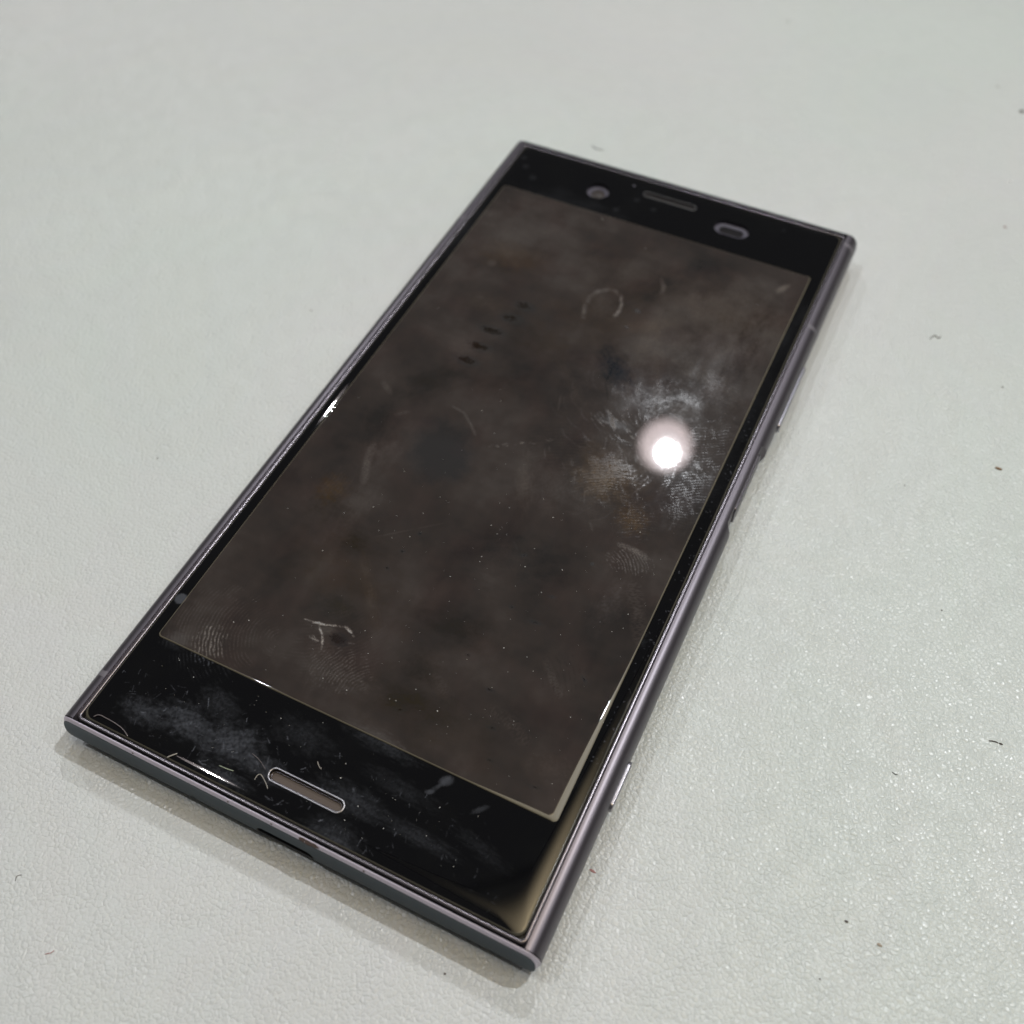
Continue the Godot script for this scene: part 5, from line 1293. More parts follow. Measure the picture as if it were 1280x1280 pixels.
func end_cap(s: float, port: bool, chamfer := false) -> ArrayMesh:
	var m := MB.new()
	var o := section(0.0)
	var sign_in := 1.0
	var test := shrink(o, 0.1)
	if test[15].x > o[15].x:
		sign_in = -1.0
	var rows := []
	var steps := [[0.0, 73.42, 0], [0.0, 73.62, 0], [0.06, 73.72, 1], [0.22, 73.9, 1], [0.4, 0.0, 2], [0.5, -0.04, 2]]
	if chamfer:
		steps = [[0.0, 73.56, 0], [0.0, 73.62, 0], [0.05, 73.71, 1], [0.13, 73.81, 1], [0.22, 73.9, 1], [0.31, 73.98, 1], [0.4, 0.0, 2]]
	else:
		steps = [[0.4, 0.0, 2], [0.5, -0.04, 2]]
	var last: PackedVector2Array
	for e in steps:
		var c := shrink(o, sign_in * e[0])
		var row := []
		for q in c:
			var yy: float = e[1]
			if e[2] == 1:
				yy = minf(yy, cap_y(q.y) - 0.05)
			if e[2] == 2:
				yy = cap_y(q.y) - (0.05 if e[0] < 0.45 else 0.0)
			row.append(p(q.x, s * yy, q.y))
		rows.append(row)
		last = c
	m.rows(rows, true)
	if chamfer:
		return m.done(p(0, s * 60.0, -3.5), 60.0)
	# the face itself: columns between the lower and the upper outline, with a cell left for the port
	var hole: PackedVector2Array
	var cell := Rect2(-7.0, -6.3, 14.0, 3.6)
	if port:
		hole = rrect(4.6, 1.3, 1.28, 8, 0.0, -4.5, 4)
	var rects := []
	if port:
		rects = [Rect2(-40, -8, 80, 1.7), Rect2(-40, -6.3, 33, 3.6), Rect2(7, -6.3, 33, 3.6), Rect2(-40, -2.7, 80, 3.4)]
	else:
		rects = [Rect2(-40, -8, 80, 9)]
	for r in rects:
		var strips := int(ceil(r.size.y / 0.45))
		for k in strips:
			var y0: float = r.position.y + r.size.y * k / strips
			var y1: float = r.position.y + r.size.y * (k + 1) / strips
			var poly := PackedVector2Array([Vector2(r.position.x, y0), Vector2(r.end.x, y0), Vector2(r.end.x, y1), Vector2(r.position.x, y1)])
			for got in Geometry2D.intersect_polygons(last, poly):
				var ring := []
				for q in got:
					ring.append(p(q.x, s * cap_y(q.y), q.y))
				m.fan(ring)
	if port:
		hole_cell(m, hole, cell, func(q: Vector2): return p(q.x, s * cap_y(q.y), q.y), 5)
	return m.done(p(0, 0, -3.5), 24.0)


func hole_cell(m: MB, hole: PackedVector2Array, cell: Rect2, put: Callable, steps := 1, uvs := false) -> void:
	var c := Vector2.ZERO
	for q in hole:
		c += q
	c /= hole.size()
	# rays from the hole's outline to the cell's border, plus the cell's corners
	var outer := []
	for q in hole:
		var d := (q - c)
		var k := INF
		if absf(d.x) > 1e-6:
			k = minf(k, ((cell.end.x if d.x > 0 else cell.position.x) - c.x) / d.x)
		if absf(d.y) > 1e-6:
			k = minf(k, ((cell.end.y if d.y > 0 else cell.position.y) - c.y) / d.y)
		outer.append(c + d * k)
	for want in [cell.position, cell.end, Vector2(cell.position.x, cell.end.y), Vector2(cell.end.x, cell.position.y)]:
		var best := 0
		for i in outer.size():
			if outer[i].distance_squared_to(want) < outer[best].distance_squared_to(want):
				best = i
		outer[best] = want
	var all := []
	var au := []
	for k in steps + 1:
		var row := []
		var ru := []
		for i in hole.size():
			var q: Vector2 = hole[i].lerp(outer[i], float(k) / steps)
			row.append(put.call(q))
			ru.append(fuv(q.x, q.y))
		all.append(row)
		au.append(ru)
	m.rows(all, true, au if uvs else [])


const GX := 34.3
const GY := 72.55
const GW := 2.6


func glass_z(d: float) -> float:
	var z := -0.24 * pow(1.0 - minf(d, GW) / GW, 2.3)
	if d < 0.22:
		var q := 1.0 - d / 0.22
		z -= 0.22 * (1.0 - sqrt(maxf(0.0, 1.0 - q * q)))
	return z


func front_glass(rim := false) -> ArrayMesh:
	var m := MB.new()
	var rows := []
	var us := []
	var last: PackedVector2Array
	var ds := [0.0, 0.004, 0.015, 0.035, 0.06, 0.09, 0.13, 0.17, 0.22, 0.3, 0.4, 0.52, 0.66, 0.82, 1.0, 1.2, 1.4, 1.6, 1.8, 2.0, 2.2, 2.4, GW]
	if rim:
		rows.append(ring3(rrect(GX, GY, 1.3, 14, 0, 0, 40), -1.3))
		for d in ds.slice(0, 9):
			rows.append(ring3(rrect(GX - d, GY - d, 1.3 + 1.3 * d, 14, 0, 0, 40), glass_z(d)))
		m.rows(rows, true)
		return m.done(p(0, 0, -40), 40.0)
	for d in ds.slice(8):
		last = rrect(GX - d, GY - d, 1.3 + 1.3 * d, 14, 0, 0, 40)
		rows.append(ring3(last, glass_z(d)))
		us.append(ringuv(last))
	m.rows(rows, true, us)
	var holes := [[speaker_hole(), Rect2(-8, -69.85, 16, 3.45)], [ear_hole(), Rect2(-7, 61.5, 14, 8.35)], [camera_hole(), Rect2(-19, 61.5, 9, 8.35)], [sensor_hole(), Rect2(9, 61.5, 10, 8.35)]]
	var rects := [Rect2(-40, -80, 80, 10.15), Rect2(-40, -69.85, 32, 3.45), Rect2(8, -69.85, 32, 3.45), Rect2(-40, -66.4, 80, 127.9),
		Rect2(-40, 61.5, 21, 8.35), Rect2(-10, 61.5, 3, 8.35), Rect2(7, 61.5, 2, 8.35), Rect2(19, 61.5, 21, 8.35), Rect2(-40, 69.85, 80, 10)]
	for r in rects:
		var poly := PackedVector2Array([r.position, Vector2(r.end.x, r.position.y), r.end, Vector2(r.position.x, r.end.y)])
		for got in Geometry2D.intersect_polygons(last, poly):
			var ring := []
			var ru := []
			for q in got:
				ring.append(p(q.x, q.y, 0))
				ru.append(fuv(q.x, q.y))
			m.fan(ring, ru)
	for h in holes:
		hole_cell(m, h[0], h[1], func(q: Vector2): return p(q.x, q.y, 0), 1, true)
	return m.done(p(0, 0, -40), 30.0)


func speaker_hole() -> PackedVector2Array:
	return stadium(0.05, -68.1, 5.85, 0.98)


func ear_hole() -> PackedVector2Array:
	return stadium(-0.1, 68.1, 5.6, 0.78)


func camera_hole() -> PackedVector2Array:
	return stadium(-14.4, 64.9, 2.4, 2.4, 12)


func sensor_hole() -> PackedVector2Array:
	return stadium(14.0, 65.2, 3.55, 2.1, 12)


func inset(o: PackedVector2Array, k: float) -> PackedVector2Array:
	# towards the inside of a stadium or circle given counter-clockwise
	var c := PackedVector2Array()
	for i in o.size():
		var a := o[(i + o.size() - 1) % o.size()]
		var b := o[(i + 1) % o.size()]
		var t := (b - a).normalized()
		c.append(o[i] + Vector2(-t.y, t.x) * k)
	return c


func sweep(o: PackedVector2Array, prof: Array, at: Vector3, crease := 50.0, inward := false, with_uv := false) -> ArrayMesh:
	# prof: [distance inwards from the outline, z]
	var m := MB.new()
	var rows := []
	var us := []
	for e in prof:
		var c := inset(o, e[0])
		rows.append(ring3(c, e[1]))
		us.append(ringuv(c))
	m.rows(rows, true, us if with_uv else [])
	return m.done(at, crease, inward)


func floor_of(o: PackedVector2Array, k: float, z: float) -> ArrayMesh:
	var m := MB.new()
	m.fan(ring3(inset(o, k), z))
	return m.done(p(0, 0, z - 30.0), 40.0)


func bead(o: PackedVector2Array, k: float, r: float, z: float, squash := 1.0) -> ArrayMesh:   # a half-round wire round an outline
	var prof := []
	for i in 9:
		var a := PI * i / 8.0
		prof.append([k - r * cos(a), z + r * sin(a) * squash])
	var m := MB.new()
	var rows := []
	for e in prof:
		rows.append(ring3(inset(o, e[0]), e[1]))
	m.rows(rows, true)
	return m.done(p(0, 0, -400), 60.0)


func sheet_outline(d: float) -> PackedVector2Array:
	# the pale sloping rim of the sheet grows wider towards the lower right corner
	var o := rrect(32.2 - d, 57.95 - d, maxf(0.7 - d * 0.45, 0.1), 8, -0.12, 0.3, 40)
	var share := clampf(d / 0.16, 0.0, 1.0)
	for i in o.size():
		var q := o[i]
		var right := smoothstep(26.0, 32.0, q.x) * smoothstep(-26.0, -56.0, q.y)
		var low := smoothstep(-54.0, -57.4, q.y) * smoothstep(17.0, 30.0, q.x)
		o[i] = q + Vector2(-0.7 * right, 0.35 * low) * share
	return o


func make_phone() -> void:
	var ph := thing("smartphone", "worn black smartphone with lilac grey metal sides lying face up on the mat", "smartphone")
	var metal: Material = mats["rail_metal"]
	# body that fills the inside
	var m := MB.new()
	var ob := rrect(34.4, 73.3, 0.5, 4)
	m.rows([ring3(ob, -6.9), ring3(ob, -1.25)], true)
	m.fan(ring3(ob, -1.25))
	part("inner_frame", m.done(p(0, 0, -4), 30.0), mats["black_plastic"], ph)
	m = MB.new()
	var bk := rrect(30.4, 73.4, 0.5, 4)
	m.rows([ring3(bk, -6.6), ring3(bk, -7.395)], true)
	m.fan(ring3(bk, -7.395))
	part("back_cover", m.done(p(0, 0, -4), 30.0), metal, ph)
	var right := part("side_rail", rail(1.0), metal, ph)
	right.set_meta("label", "right metal side rail with the keys")
	part("side_rail", rail(-1.0), metal, ph)
	var cap := part("end_cap", end_cap(-1.0, true), mats["cap_metal"], ph)
	cap.set_meta("label", "bottom end cap with the charging port")
	part("chamfered_edge", end_cap(-1.0, false, true), mats["edge_metal"], cap)
	var far_cap := part("end_cap", end_cap(1.0, false), mats["cap_metal"], ph)
	part("chamfered_edge", end_cap(1.0, false, true), mats["cap_metal"], far_cap)
	# dark polished ring between glass and metal
	var rg := rrect(35.0, 73.25, 1.0, 12, 0, 0, 40)
	part("glass_surround", sweep(rg, [[0.0, -1.2], [0.0, -0.62], [0.03, -0.5], [0.09, -0.4], [0.18, -0.325], [0.3, -0.28], [0.42, -0.275], [0.52, -0.31], [0.6, -0.38], [0.66, -0.52], [0.67, -1.2]], p(0, 0, -200), 50.0), mats["ring"], ph)
	var fg := part("front_glass", front_glass(), mats["glass"], ph)
	part("glass_edge", front_glass(true), mats["glass_edge"], fg)
	# the display under its protective sheet, whose rim slopes off
	var so := sheet_outline(0.0)
	m = MB.new()
	var rows := []
	var us := []
	var fin: PackedVector2Array
	for e in [[0.16, 0.215], [0.19, 0.2225], [0.23, 0.2285], [0.28, 0.2325], [0.34, 0.2345], [0.42, 0.235]]:
		fin = sheet_outline(e[0])
		rows.append(ring3(fin, e[1]))
		us.append(ringuv(fin))
	m.rows(rows, true, us)
	m.fan(ring3(fin, 0.235), ringuv(fin))
	var scr := part("screen", m.done(p(0, 0, -200), 30.0), mats["screen"], ph)
	scr.set_meta("label", "brownish switched-off screen covered with fingerprints")
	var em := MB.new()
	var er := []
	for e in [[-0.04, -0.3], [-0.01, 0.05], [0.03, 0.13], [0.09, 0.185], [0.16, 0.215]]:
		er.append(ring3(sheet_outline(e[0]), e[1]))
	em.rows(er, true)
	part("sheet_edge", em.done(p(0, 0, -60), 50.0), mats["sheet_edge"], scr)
	# speaker slot
	var sp := speaker_hole()
	var well := part("speaker_slot", sweep(sp, [[0.0, 0.0], [0.02, -0.75]], p(0, -68.1, -0.4), 50.0, true), mats["black_plastic"], ph)
	part("mesh_grille", floor_of(sp, 0.0, -0.7), mats["brown_mesh"], well)
	part("slot_rim", bead(sp, 0.04, 0.15, -0.03, 0.9), mats["chrome"], well)
	part("slot_rim", bead(sp, 0.34, 0.07, -0.55, 1.0), mats["ring"], well)
	var eo := ear_hole()
	well = part("earpiece_slot", sweep(eo, [[0.0, 0.0], [0.02, -0.6]], p(0, 68.1, -0.4), 50.0, true), mats["black_plastic"], ph)
	part("mesh_grille", floor_of(eo, 0.0, -0.5), mats["dark_mesh"], well)
	part("slot_rim", bead(eo, 0.05, 0.16, -0.08, 0.7), mats["ear_rim"], well)
	# front camera
	var co := camera_hole()
	well = part("front_camera", sweep(co, [[0.0, 0.0], [0.05, -0.95]], p(-14.4, 64.9, -0.4), 50.0, true), mats["dark_gloss"], ph)
	part("lens_ring", sweep(co, [[0.05, -0.8], [0.15, -0.72], [0.6, -0.74], [0.85, -0.82], [1.0, -1.0]], p(-14.4, 64.9, -40), 50.0), mats["pale_ring"], well)
	m = MB.new()
	rows = []
	for i in 7:
		var a := i / 6.0
		rows.append(ring3(inset(co, 0.98 + 1.38 * a), -1.0 + 0.28 * (1.0 - pow(1.0 - a, 2.0))))
	m.rows(rows, true)
	part("lens", m.done(p(-14.4, 64.9, -40), 60.0), mats["lens"], well)
	# proximity sensor
	var no := sensor_hole()
	well = part("proximity_sensor", sweep(no, [[0.0, 0.0], [0.05, -0.85]], p(14, 65.2, -0.4), 50.0, true), mats["dark_gloss"], ph)
	part("sensor_ring", sweep(no, [[0.05, -0.7], [0.15, -0.62], [0.7, -0.64], [1.05, -0.72], [1.12, -1.0]], p(14, 65.2, -40), 50.0), mats["pale_ring"], well)
	part("sensor_window", floor_of(no, 1.1, -0.95), mats["sensor_dark"], well)
	# notification light: a small dim dot under the glass
	m = MB.new()
	var dot := rrect(0.26, 0.26, 0.255, 6, -8.4, 69.55)
	m.fan(ring3(dot, 0.006))
	part("notification_light", m.done(p(-8.4, 69.5, -30), 40.0), mats["pale_ring"], ph)
	# charging port
	var po := rrect(4.6, 1.3, 1.28, 8, 0.0, -4.5, 4)
	m = MB.new()
	rows = []
	for e in [[0.0, 0.0], [0.12, 0.12], [0.14, 3.5]]:
		var row := []
		for q in inset(po, e[0]):
			row.append(p(q.x, -(cap_y(q.y) - e[1]), q.y))
		rows.append(row)
	m.rows(rows, true)
	m.fan(rows[2])
	var port := part("charging_port", m.done(p(0, -73, -4.5), 40.0, true), mats["black_plastic"], ph)
	var tb := BoxMesh.new()
	tb.size = Vector3(0.0064, 0.0007, 0.003)
	var tongue := part("contact_tongue", tb, mats["dark_gloss"], port)
	tongue.position = p(0, -72.4, -4.5)
	# microphone hole
	m = MB.new()
	var mo := rrect(0.42, 0.42, 0.41, 6, -15.0, -4.6)
	rows = []
	for e in [[0.0, -0.03], [0.1, -0.035], [0.14, 0.02]]:
		var row := []
		for q in inset(mo, e[0]):
			row.append(p(q.x, -(cap_y(q.y) - e[1]), q.y))
		rows.append(row)
	m.rows(rows, true)
	m.fan(rows[2])
	part("microphone_hole", m.done(p(-15, -60, -4.6), 40.0), mats["black_plastic"], ph)
	# keys on the right rail
	part("volume_button", pill(36.9, 37.72, 22.4, 38.4, 1.0, -3.45), mats["key_metal"], ph)
	part("camera_button", pill(36.9, 37.7, -51.9, -44.2, 1.0, -3.45), mats["key_metal"], ph)
	var pw := part("power_button", pill(36.0, 36.72, 1.6, 14.9, 1.9, -3.4), mats["rail_metal"], ph)
	part("key_edge", key_frame(36.73, 1.6, 14.9, 1.9, -3.4), mats["chrome"], pw)
	for e in [[1.0, 45.9], [1.0, 70.6], [-1.0, 45.9], [-1.0, -66.0]]:
		var bandm := MB.new()
		var all := []
		for yy in [e[1] - 0.45, e[1] + 0.45]:
			var row := []
			for i in 31:
				var q := edge_profile(i / 30.0 * 0.8)
				row.append(p(e[0] * (q.x + 0.006), yy, q.y + (0.006 if i < 10 else 0.0)))
			all.append(row)
		bandm.rows(all, false)
		part("antenna_band", bandm.done(p(0, e[1], -3), 60.0), mats["band"], ph)
	# a nick in the painted edge of the bottom cap
	var gr := RandomNumberGenerator.new()
	gr.seed = 77
	for e in [[3.1, 0.6], [4.0, 0.62], [4.9, 0.5], [5.4, 0.3], [-8.6, 0.2], [-1.7, 0.18], [12.4, 0.22], [-24.3, 0.16]]:
		m = MB.new()
		var ring := []
		for k in 11:
			var a := TAU * k / 11.0
			var rr: float = e[1] * gr.randf_range(0.55, 1.15)
			var t := clampf(0.30 + sin(a) * rr * 0.55, 0.02, 0.62)      # along the slope of the chamfer
			ring.append(p(e[0] + cos(a) * rr, -(73.66 + t * 0.78) - 0.012, -0.14 - t * 0.62 + 0.012))
		var mid := p(e[0], -73.98, -0.33)
		for k in 11:
			var i0 := m.vert(mid)
			var i1 := m.vert(ring[k])
			var i2 := m.vert(ring[(k + 1) % 11])
			m.tri(i0, i1, i2)
		part("paint_chip", m.done(p(3, -60, -10), 60.0), mats["bare_metal"], ph)


func pill(x0: float, x1: float, y0: float, y1: float, h: float, zc: float) -> ArrayMesh:
	# a rounded key standing out of the rail: outline in y, z, swept along x
	var m := MB.new()
	var o := rrect((y1 - y0) / 2.0, h, minf(h, 0.9) * 0.98, 8, (y0 + y1) / 2.0, zc, 4)
	var rows := []
	for e in [[0.0, x0], [0.0, x1 - 0.16], [0.04, x1 - 0.07], [0.11, x1 - 0.02], [0.2, x1]]:
		var row := []
		for q in inset(o, e[0]):
			row.append(p(e[1], q.x, q.y))
		rows.append(row)
	m.rows(rows, true)
	m.fan(rows[4])
	return m.done(p(x0 - 2.0, (y0 + y1) / 2.0, zc), 40.0)


func key_frame(x: float, y0: float, y1: float, h: float, zc: float) -> ArrayMesh:
	var m := MB.new()
	var o := rrect((y1 - y0) / 2.0, h, 0.88, 8, (y0 + y1) / 2.0, zc, 4)
	var rows := []
	for i in 7:
		var a := PI * i / 6.0
		var row := []
		for q in inset(o, 0.16 - 0.11 * cos(a)):
			row.append(p(x - 0.03 + 0.09 * sin(a), q.x, q.y))
		rows.append(row)
	m.rows(rows, true)
	return m.done(p(x - 3.0, (y0 + y1) / 2.0, zc), 60.0)


# ---------------------------------------------------------------- specks and lint
func lump(seed_: int, sx: float, sy: float, sz: float) -> ArrayMesh:
	var r := RandomNumberGenerator.new()
	r.seed = seed_
	var m := MB.new()
	var rows := []
	for i in 6:
		var a := PI * i / 5.0
		var row := []
		for j in 9:
			var b := TAU * j / 9.0
			var k := r.randf_range(0.65, 1.2) if i > 0 and i < 5 else 1.0
			row.append(Vector3(sin(a) * cos(b) * sx * k, (1.0 + cos(a)) * sz * 0.5, sin(a) * sin(b) * sy * k) * 0.001)
		rows.append(row)
	m.rows(rows, true)
	return m.done(Vector3(0, sz * 0.0004, 0), 35.0)


func fibre(seed_: int, pts: Array, r0: float) -> ArrayMesh:
	# a hair or thread: a thin tube through points given in millimetres (x, y along the surface, z up)
	var c := Curve3D.new()
	for q in pts:
		c.add_point(Vector3(q.x, q.z, -q.y) * 0.001)
	var n := pts.size()
	for i in n:
		var t: Vector3 = (c.get_point_position(mini(i + 1, n - 1)) - c.get_point_position(maxi(i - 1, 0))) / 5.0
		c.set_point_in(i, -t)
		c.set_point_out(i, t)
	var m := MB.new()
	var rows := []
	var steps := 6 * (n - 1)
	var l := c.get_baked_length()
	c.bake_interval = l / 40.0
	for i in steps + 1:
		var q := c.sample_baked(l * i / steps)
		var q2 := c.sample_baked(minf(l, l * i / steps + l * 0.02))
		var q1 := c.sample_baked(maxf(0.0, l * i / steps - l * 0.02))
		var t := (q2 - q1).normalized()
		var s := t.cross(Vector3.UP).normalized()
		var u := s.cross(t)
		var row := []
		var rr := r0 * 0.001 * (0.5 if i == 0 or i == steps else 1.0)
		for k in 6:
			row.append(q + s * cos(TAU * k / 6.0) * rr + u * sin(TAU * k / 6.0) * rr)
		rows.append(row)
	m.rows(rows, true)
	return m.done(c.sample_baked(l / 2.0), 70.0)


#DEBRIS<
func debris() -> void:
	single("crumb", lump(40, 0.55, 0.4, 0.5), mats["dark_crumb"], "dark brown crumb at the right edge of the photo", "crumb", p(58.73, 141.98, -T - 0.075), "specks of dirt on the mat")
	single("crumb", lump(41, 0.35, 0.25, 0.2), mats["grey_crumb"], "tiny grey crumb above the dark crumb near the upper right corner", "crumb", p(51.79, 149.98, -T - 0.030), "specks of dirt on the mat")
	single("crumb", lump(42, 0.4, 0.25, 0.2), mats["grey_crumb"], "small grey crumb by itself near the top edge, beyond the phone", "crumb", p(-1.11, 156.18, -T - 0.030), "specks of dirt on the mat")
	single("crumb", lump(43, 0.3, 0.25, 0.3), mats["white_crumb"], "tiny white crumb on the mat, right of the phone's camera end", "crumb", p(61.18, 115.04, -T - 0.045), "specks of dirt on the mat")
	single("crumb", lump(44, 0.35, 0.3, 0.25), mats["pink_crumb"], "pinkish crumb on the mat below the tiny white crumb", "crumb", p(62.95, 99.25, -T - 0.037), "specks of dirt on the mat")
	single("crumb", lump(45, 0.2, 0.15, 0.15), mats["dark_crumb"], "tiny dark dot between the dark squiggle and the brown crumb", "crumb", p(71.06, 53.70, -T - 0.022), "specks of dirt on the mat")
	single("crumb", lump(46, 0.55, 0.25, 0.35), mats["brown_crumb"], "elongated brown crumb on the mat, far right at mid height", "crumb", p(74.06, 34.20, -T - 0.052), "specks of dirt on the mat")
	single("crumb", lump(47, 0.15, 0.12, 0.1), mats["grey_crumb"], "faint grey dot on the mat, left of the elongated brown crumb", "crumb", p(60.44, 23.65, -T - 0.015), "specks of dirt on the mat")
	single("crumb", lump(48, 0.16, 0.12, 0.1), mats["dark_crumb"], "tiny dark dot on bare mat midway below the brown crumb", "crumb", p(71.51, 1.81, -T - 0.015), "specks of dirt on the mat")
	single("crumb", lump(49, 0.3, 0.15, 0.2), mats["dark_crumb"], "dark crumb touching the end of the short dark fibre at right", "crumb", p(84.12, -16.76, -T - 0.030), "specks of dirt on the mat")
	single("crumb", lump(50, 0.28, 0.14, 0.2), mats["dark_crumb"], "dark oval crumb on the mat, lower right", "crumb", p(70.74, -50.58, -T - 0.030), "specks of dirt on the mat")
	single("crumb", lump(51, 0.4, 0.25, 0.2), mats["pale_brown_crumb"], "pale brown crumb beside the dark oval crumb, lower right", "crumb", p(75.32, -51.56, -T - 0.030), "specks of dirt on the mat")
	single("crumb", lump(52, 0.14, 0.12, 0.1), mats["dark_crumb"], "tiny dark dot lowest on the right part of the mat", "crumb", p(69.62, -58.91, -T - 0.015), "specks of dirt on the mat")
	single("crumb", lump(53, 0.18, 0.15, 0.12), mats["dark_crumb"], "black speck on the mat just below the phone's bottom end", "crumb", p(26.45, -79.08, -T - 0.018), "specks of dirt on the mat")
	single("crumb", lump(54, 0.15, 0.12, 0.12), mats["dark_crumb"], "dark speck on the mat left of the phone", "crumb", p(-58.21, -26.72, -T - 0.018), "specks of dirt on the mat")
	single("crumb", lump(55, 0.2, 0.15, 0.12), mats["grey_crumb"], "grey speck on the mat left of the phone's upper part", "crumb", p(-53.79, 16.20, -T - 0.018), "specks of dirt on the mat")
	single("crumb", lump(56, 0.5, 0.2, 0.1), mats["red_crumb"], "flat red fleck on the mat beside the phone's lower right side", "crumb", p(38.32, -59.02, -T - 0.015), "specks of dirt on the mat")
	single("fibre", fibre(0, [Vector3(0.00, 0.00, 0.02), Vector3(0.63, 1.24, 0.07), Vector3(1.45, 0.93, 0.02), Vector3(1.72, 1.76, 0.07)], 0.09), mats["dark_crumb"], "dark squiggly fibre on the mat right of the volume button", "fibre", p(56.31, 60.20, -T + 0.02), "fibres on the mat")
	single("fibre", fibre(1, [Vector3(0.00, 0.00, 0.02), Vector3(0.75, 0.23, 0.07), Vector3(1.32, 0.23, 0.02)], 0.08), mats["dark_crumb"], "short dark brown fibre on the mat at lower right", "fibre", p(82.46, -17.02, -T + 0.02), "fibres on the mat")
	single("fibre", fibre(2, [Vector3(0.00, 0.00, 0.02), Vector3(0.50, -0.16, 0.07), Vector3(0.80, -0.01, 0.02)], 0.05), mats["dark_crumb"], "thin dark fibre on the mat left of the short dark brown fibre", "fibre", p(71.05, -27.75, -T + 0.02), "fibres on the mat")
	single("fibre", fibre(3, [Vector3(0.00, 0.00, 0.02), Vector3(0.31, 0.26, 0.07), Vector3(0.62, 0.51, 0.02), Vector3(0.79, 0.93, 0.07)], 0.06), mats["red_crumb"], "short red fibre on the mat near the lower left corner", "fibre", p(-21.13, -99.54, -T + 0.02), "fibres on the mat")
	single("fibre", fibre(4, [Vector3(0.00, 0.00, 0.02), Vector3(-0.24, 0.59, 0.07), Vector3(0.00, 0.94, 0.02), Vector3(0.29, 1.08, 0.07)], 0.04), mats["dark_crumb"], "curled thin hair on the mat at the left edge", "fibre", p(-30.91, -94.02, -T + 0.02), "fibres on the mat")
	single("fibre", fibre(5, [Vector3(0.00, 0.00, 0.02), Vector3(1.55, -0.89, 0.07), Vector3(3.38, -0.66, 0.02)], 0.08), mats["grey_crumb"], "grey fibre on the mat just beyond the phone's top end", "fibre", p(-25.59, 88.23, -T + 0.02), "fibres on the mat")
	single("lint", fibre(20, [Vector3(0.00, 0.00, 0.03), Vector3(0.35, 0.43, 0.06), Vector3(0.93, 1.09, 0.03)], 0.09), mats["lint"], "short cream fibre on the glass near its bottom left edge", "lint", p(-19.49, -72.44, 0.03), "lint on the phone's glass")
	single("lint", fibre(21, [Vector3(0.00, 0.00, 0.03), Vector3(1.15, 0.05, 0.06), Vector3(2.22, 0.19, 0.03)], 0.06), mats["lint_green"], "pale green fibre on the glass left of the speaker slot", "lint", p(-12.43, -70.30, 0.03), "lint on the phone's glass")
	single("lint", fibre(22, [Vector3(0.00, 0.00, 0.03), Vector3(0.55, 0.53, 0.06), Vector3(1.77, 0.59, 0.03), Vector3(3.52, 0.50, 0.06), Vector3(4.95, 0.26, 0.03), Vector3(6.22, -0.31, 0.06)], 0.07), mats["lint_dark"], "thin clear thread in the glass's bottom left corner", "lint", p(-32.44, -72.02, 0.03), "lint on the phone's glass")
	single("lint", fibre(23, [Vector3(0.00, 0.00, 0.03), Vector3(0.24, 0.99, 0.06), Vector3(1.55, 0.37, 0.03), Vector3(2.40, -0.32, 0.06)], 0.05), mats["lint"], "hair curled beside the left end of the speaker slot", "lint", p(-6.97, -69.92, 0.03), "lint on the phone's glass")
	single("lint", fibre(24, [Vector3(0.00, 0.00, 0.03), Vector3(1.41, -0.34, 0.06), Vector3(2.96, -1.11, 0.03)], 0.04), mats["lint_dark"], "thin hair above the left end of the speaker slot", "lint", p(-9.38, -66.92, 0.03), "lint on the phone's glass")
	single("lint", fibre(25, [Vector3(0.00, 0.00, 0.03), Vector3(0.56, -0.49, 0.06), Vector3(1.10, -0.73, 0.03)], 0.05), mats["lint"], "curved hair above the speaker slot", "lint", p(-0.69, -64.00, 0.03), "lint on the phone's glass")
	# dust on the glass and on the screen
	var dr := RandomNumberGenerator.new()
	dr.seed = 8
	var spots := []
	while spots.size() < 300:
		var k := spots.size()
		var x := dr.randf_range(-31.0, 31.0)
		var y := dr.randf_range(-56.8, 57.0)
		var keep := 0.10 + 0.9 * smoothstep(10.0, -30.0, y) * smoothstep(-28.0, 0.0, x)
		if k > 230:
			y = dr.randf_range(-70.5, -58.8)
			x = dr.randf_range(-31.0, 24.0)
			keep = 1.0
		if dr.randf() < keep:
			spots.append([x, y, 0.308 if k <= 230 else 0.0, 0.022 + 0.06 * pow(dr.randf(), 4.0)])
	var mm := MultiMesh.new()
	mm.transform_format = MultiMesh.TRANSFORM_3D
	mm.mesh = lump(99, 1.0, 0.8, 1.0)
	mm.instance_count = spots.size()
	for i in spots.size():
		var e: Array = spots[i]
		mm.set_instance_transform(i, Transform3D(Basis(Vector3.UP, dr.randf() * TAU).scaled(Vector3(dr.randf_range(0.7, 1.6), 0.8, 1.0) * e[3]), p(e[0], e[1], e[2])))
	var du := MultiMeshInstance3D.new()
	du.name = "dust"
	du.multimesh = mm
	du.material_override = mats["dust"]
	du.set_meta("kind", "stuff")
	du.set_meta("label", "pale dust grains scattered over the phone's screen and glass")
	du.set_meta("category", "dust")
	add_child(du)


#DEBRIS>

# ---------------------------------------------------------------- lamps
func disc(r: float, depth: float) -> ArrayMesh:               # a shallow bowl that opens along -z
	var m := MB.new()
	var rows := []
	for i in 9:
		var a := i / 8.0
		var row := []
		for j in 40:
			row.append(Vector3(cos(TAU * j / 40.0) * r * a, sin(TAU * j / 40.0) * r * a, depth * (1.0 - a * a)))
		rows.append(row)
	m.rows(rows, true)
	return m.done(Vector3(0, 0, 10), 60.0)


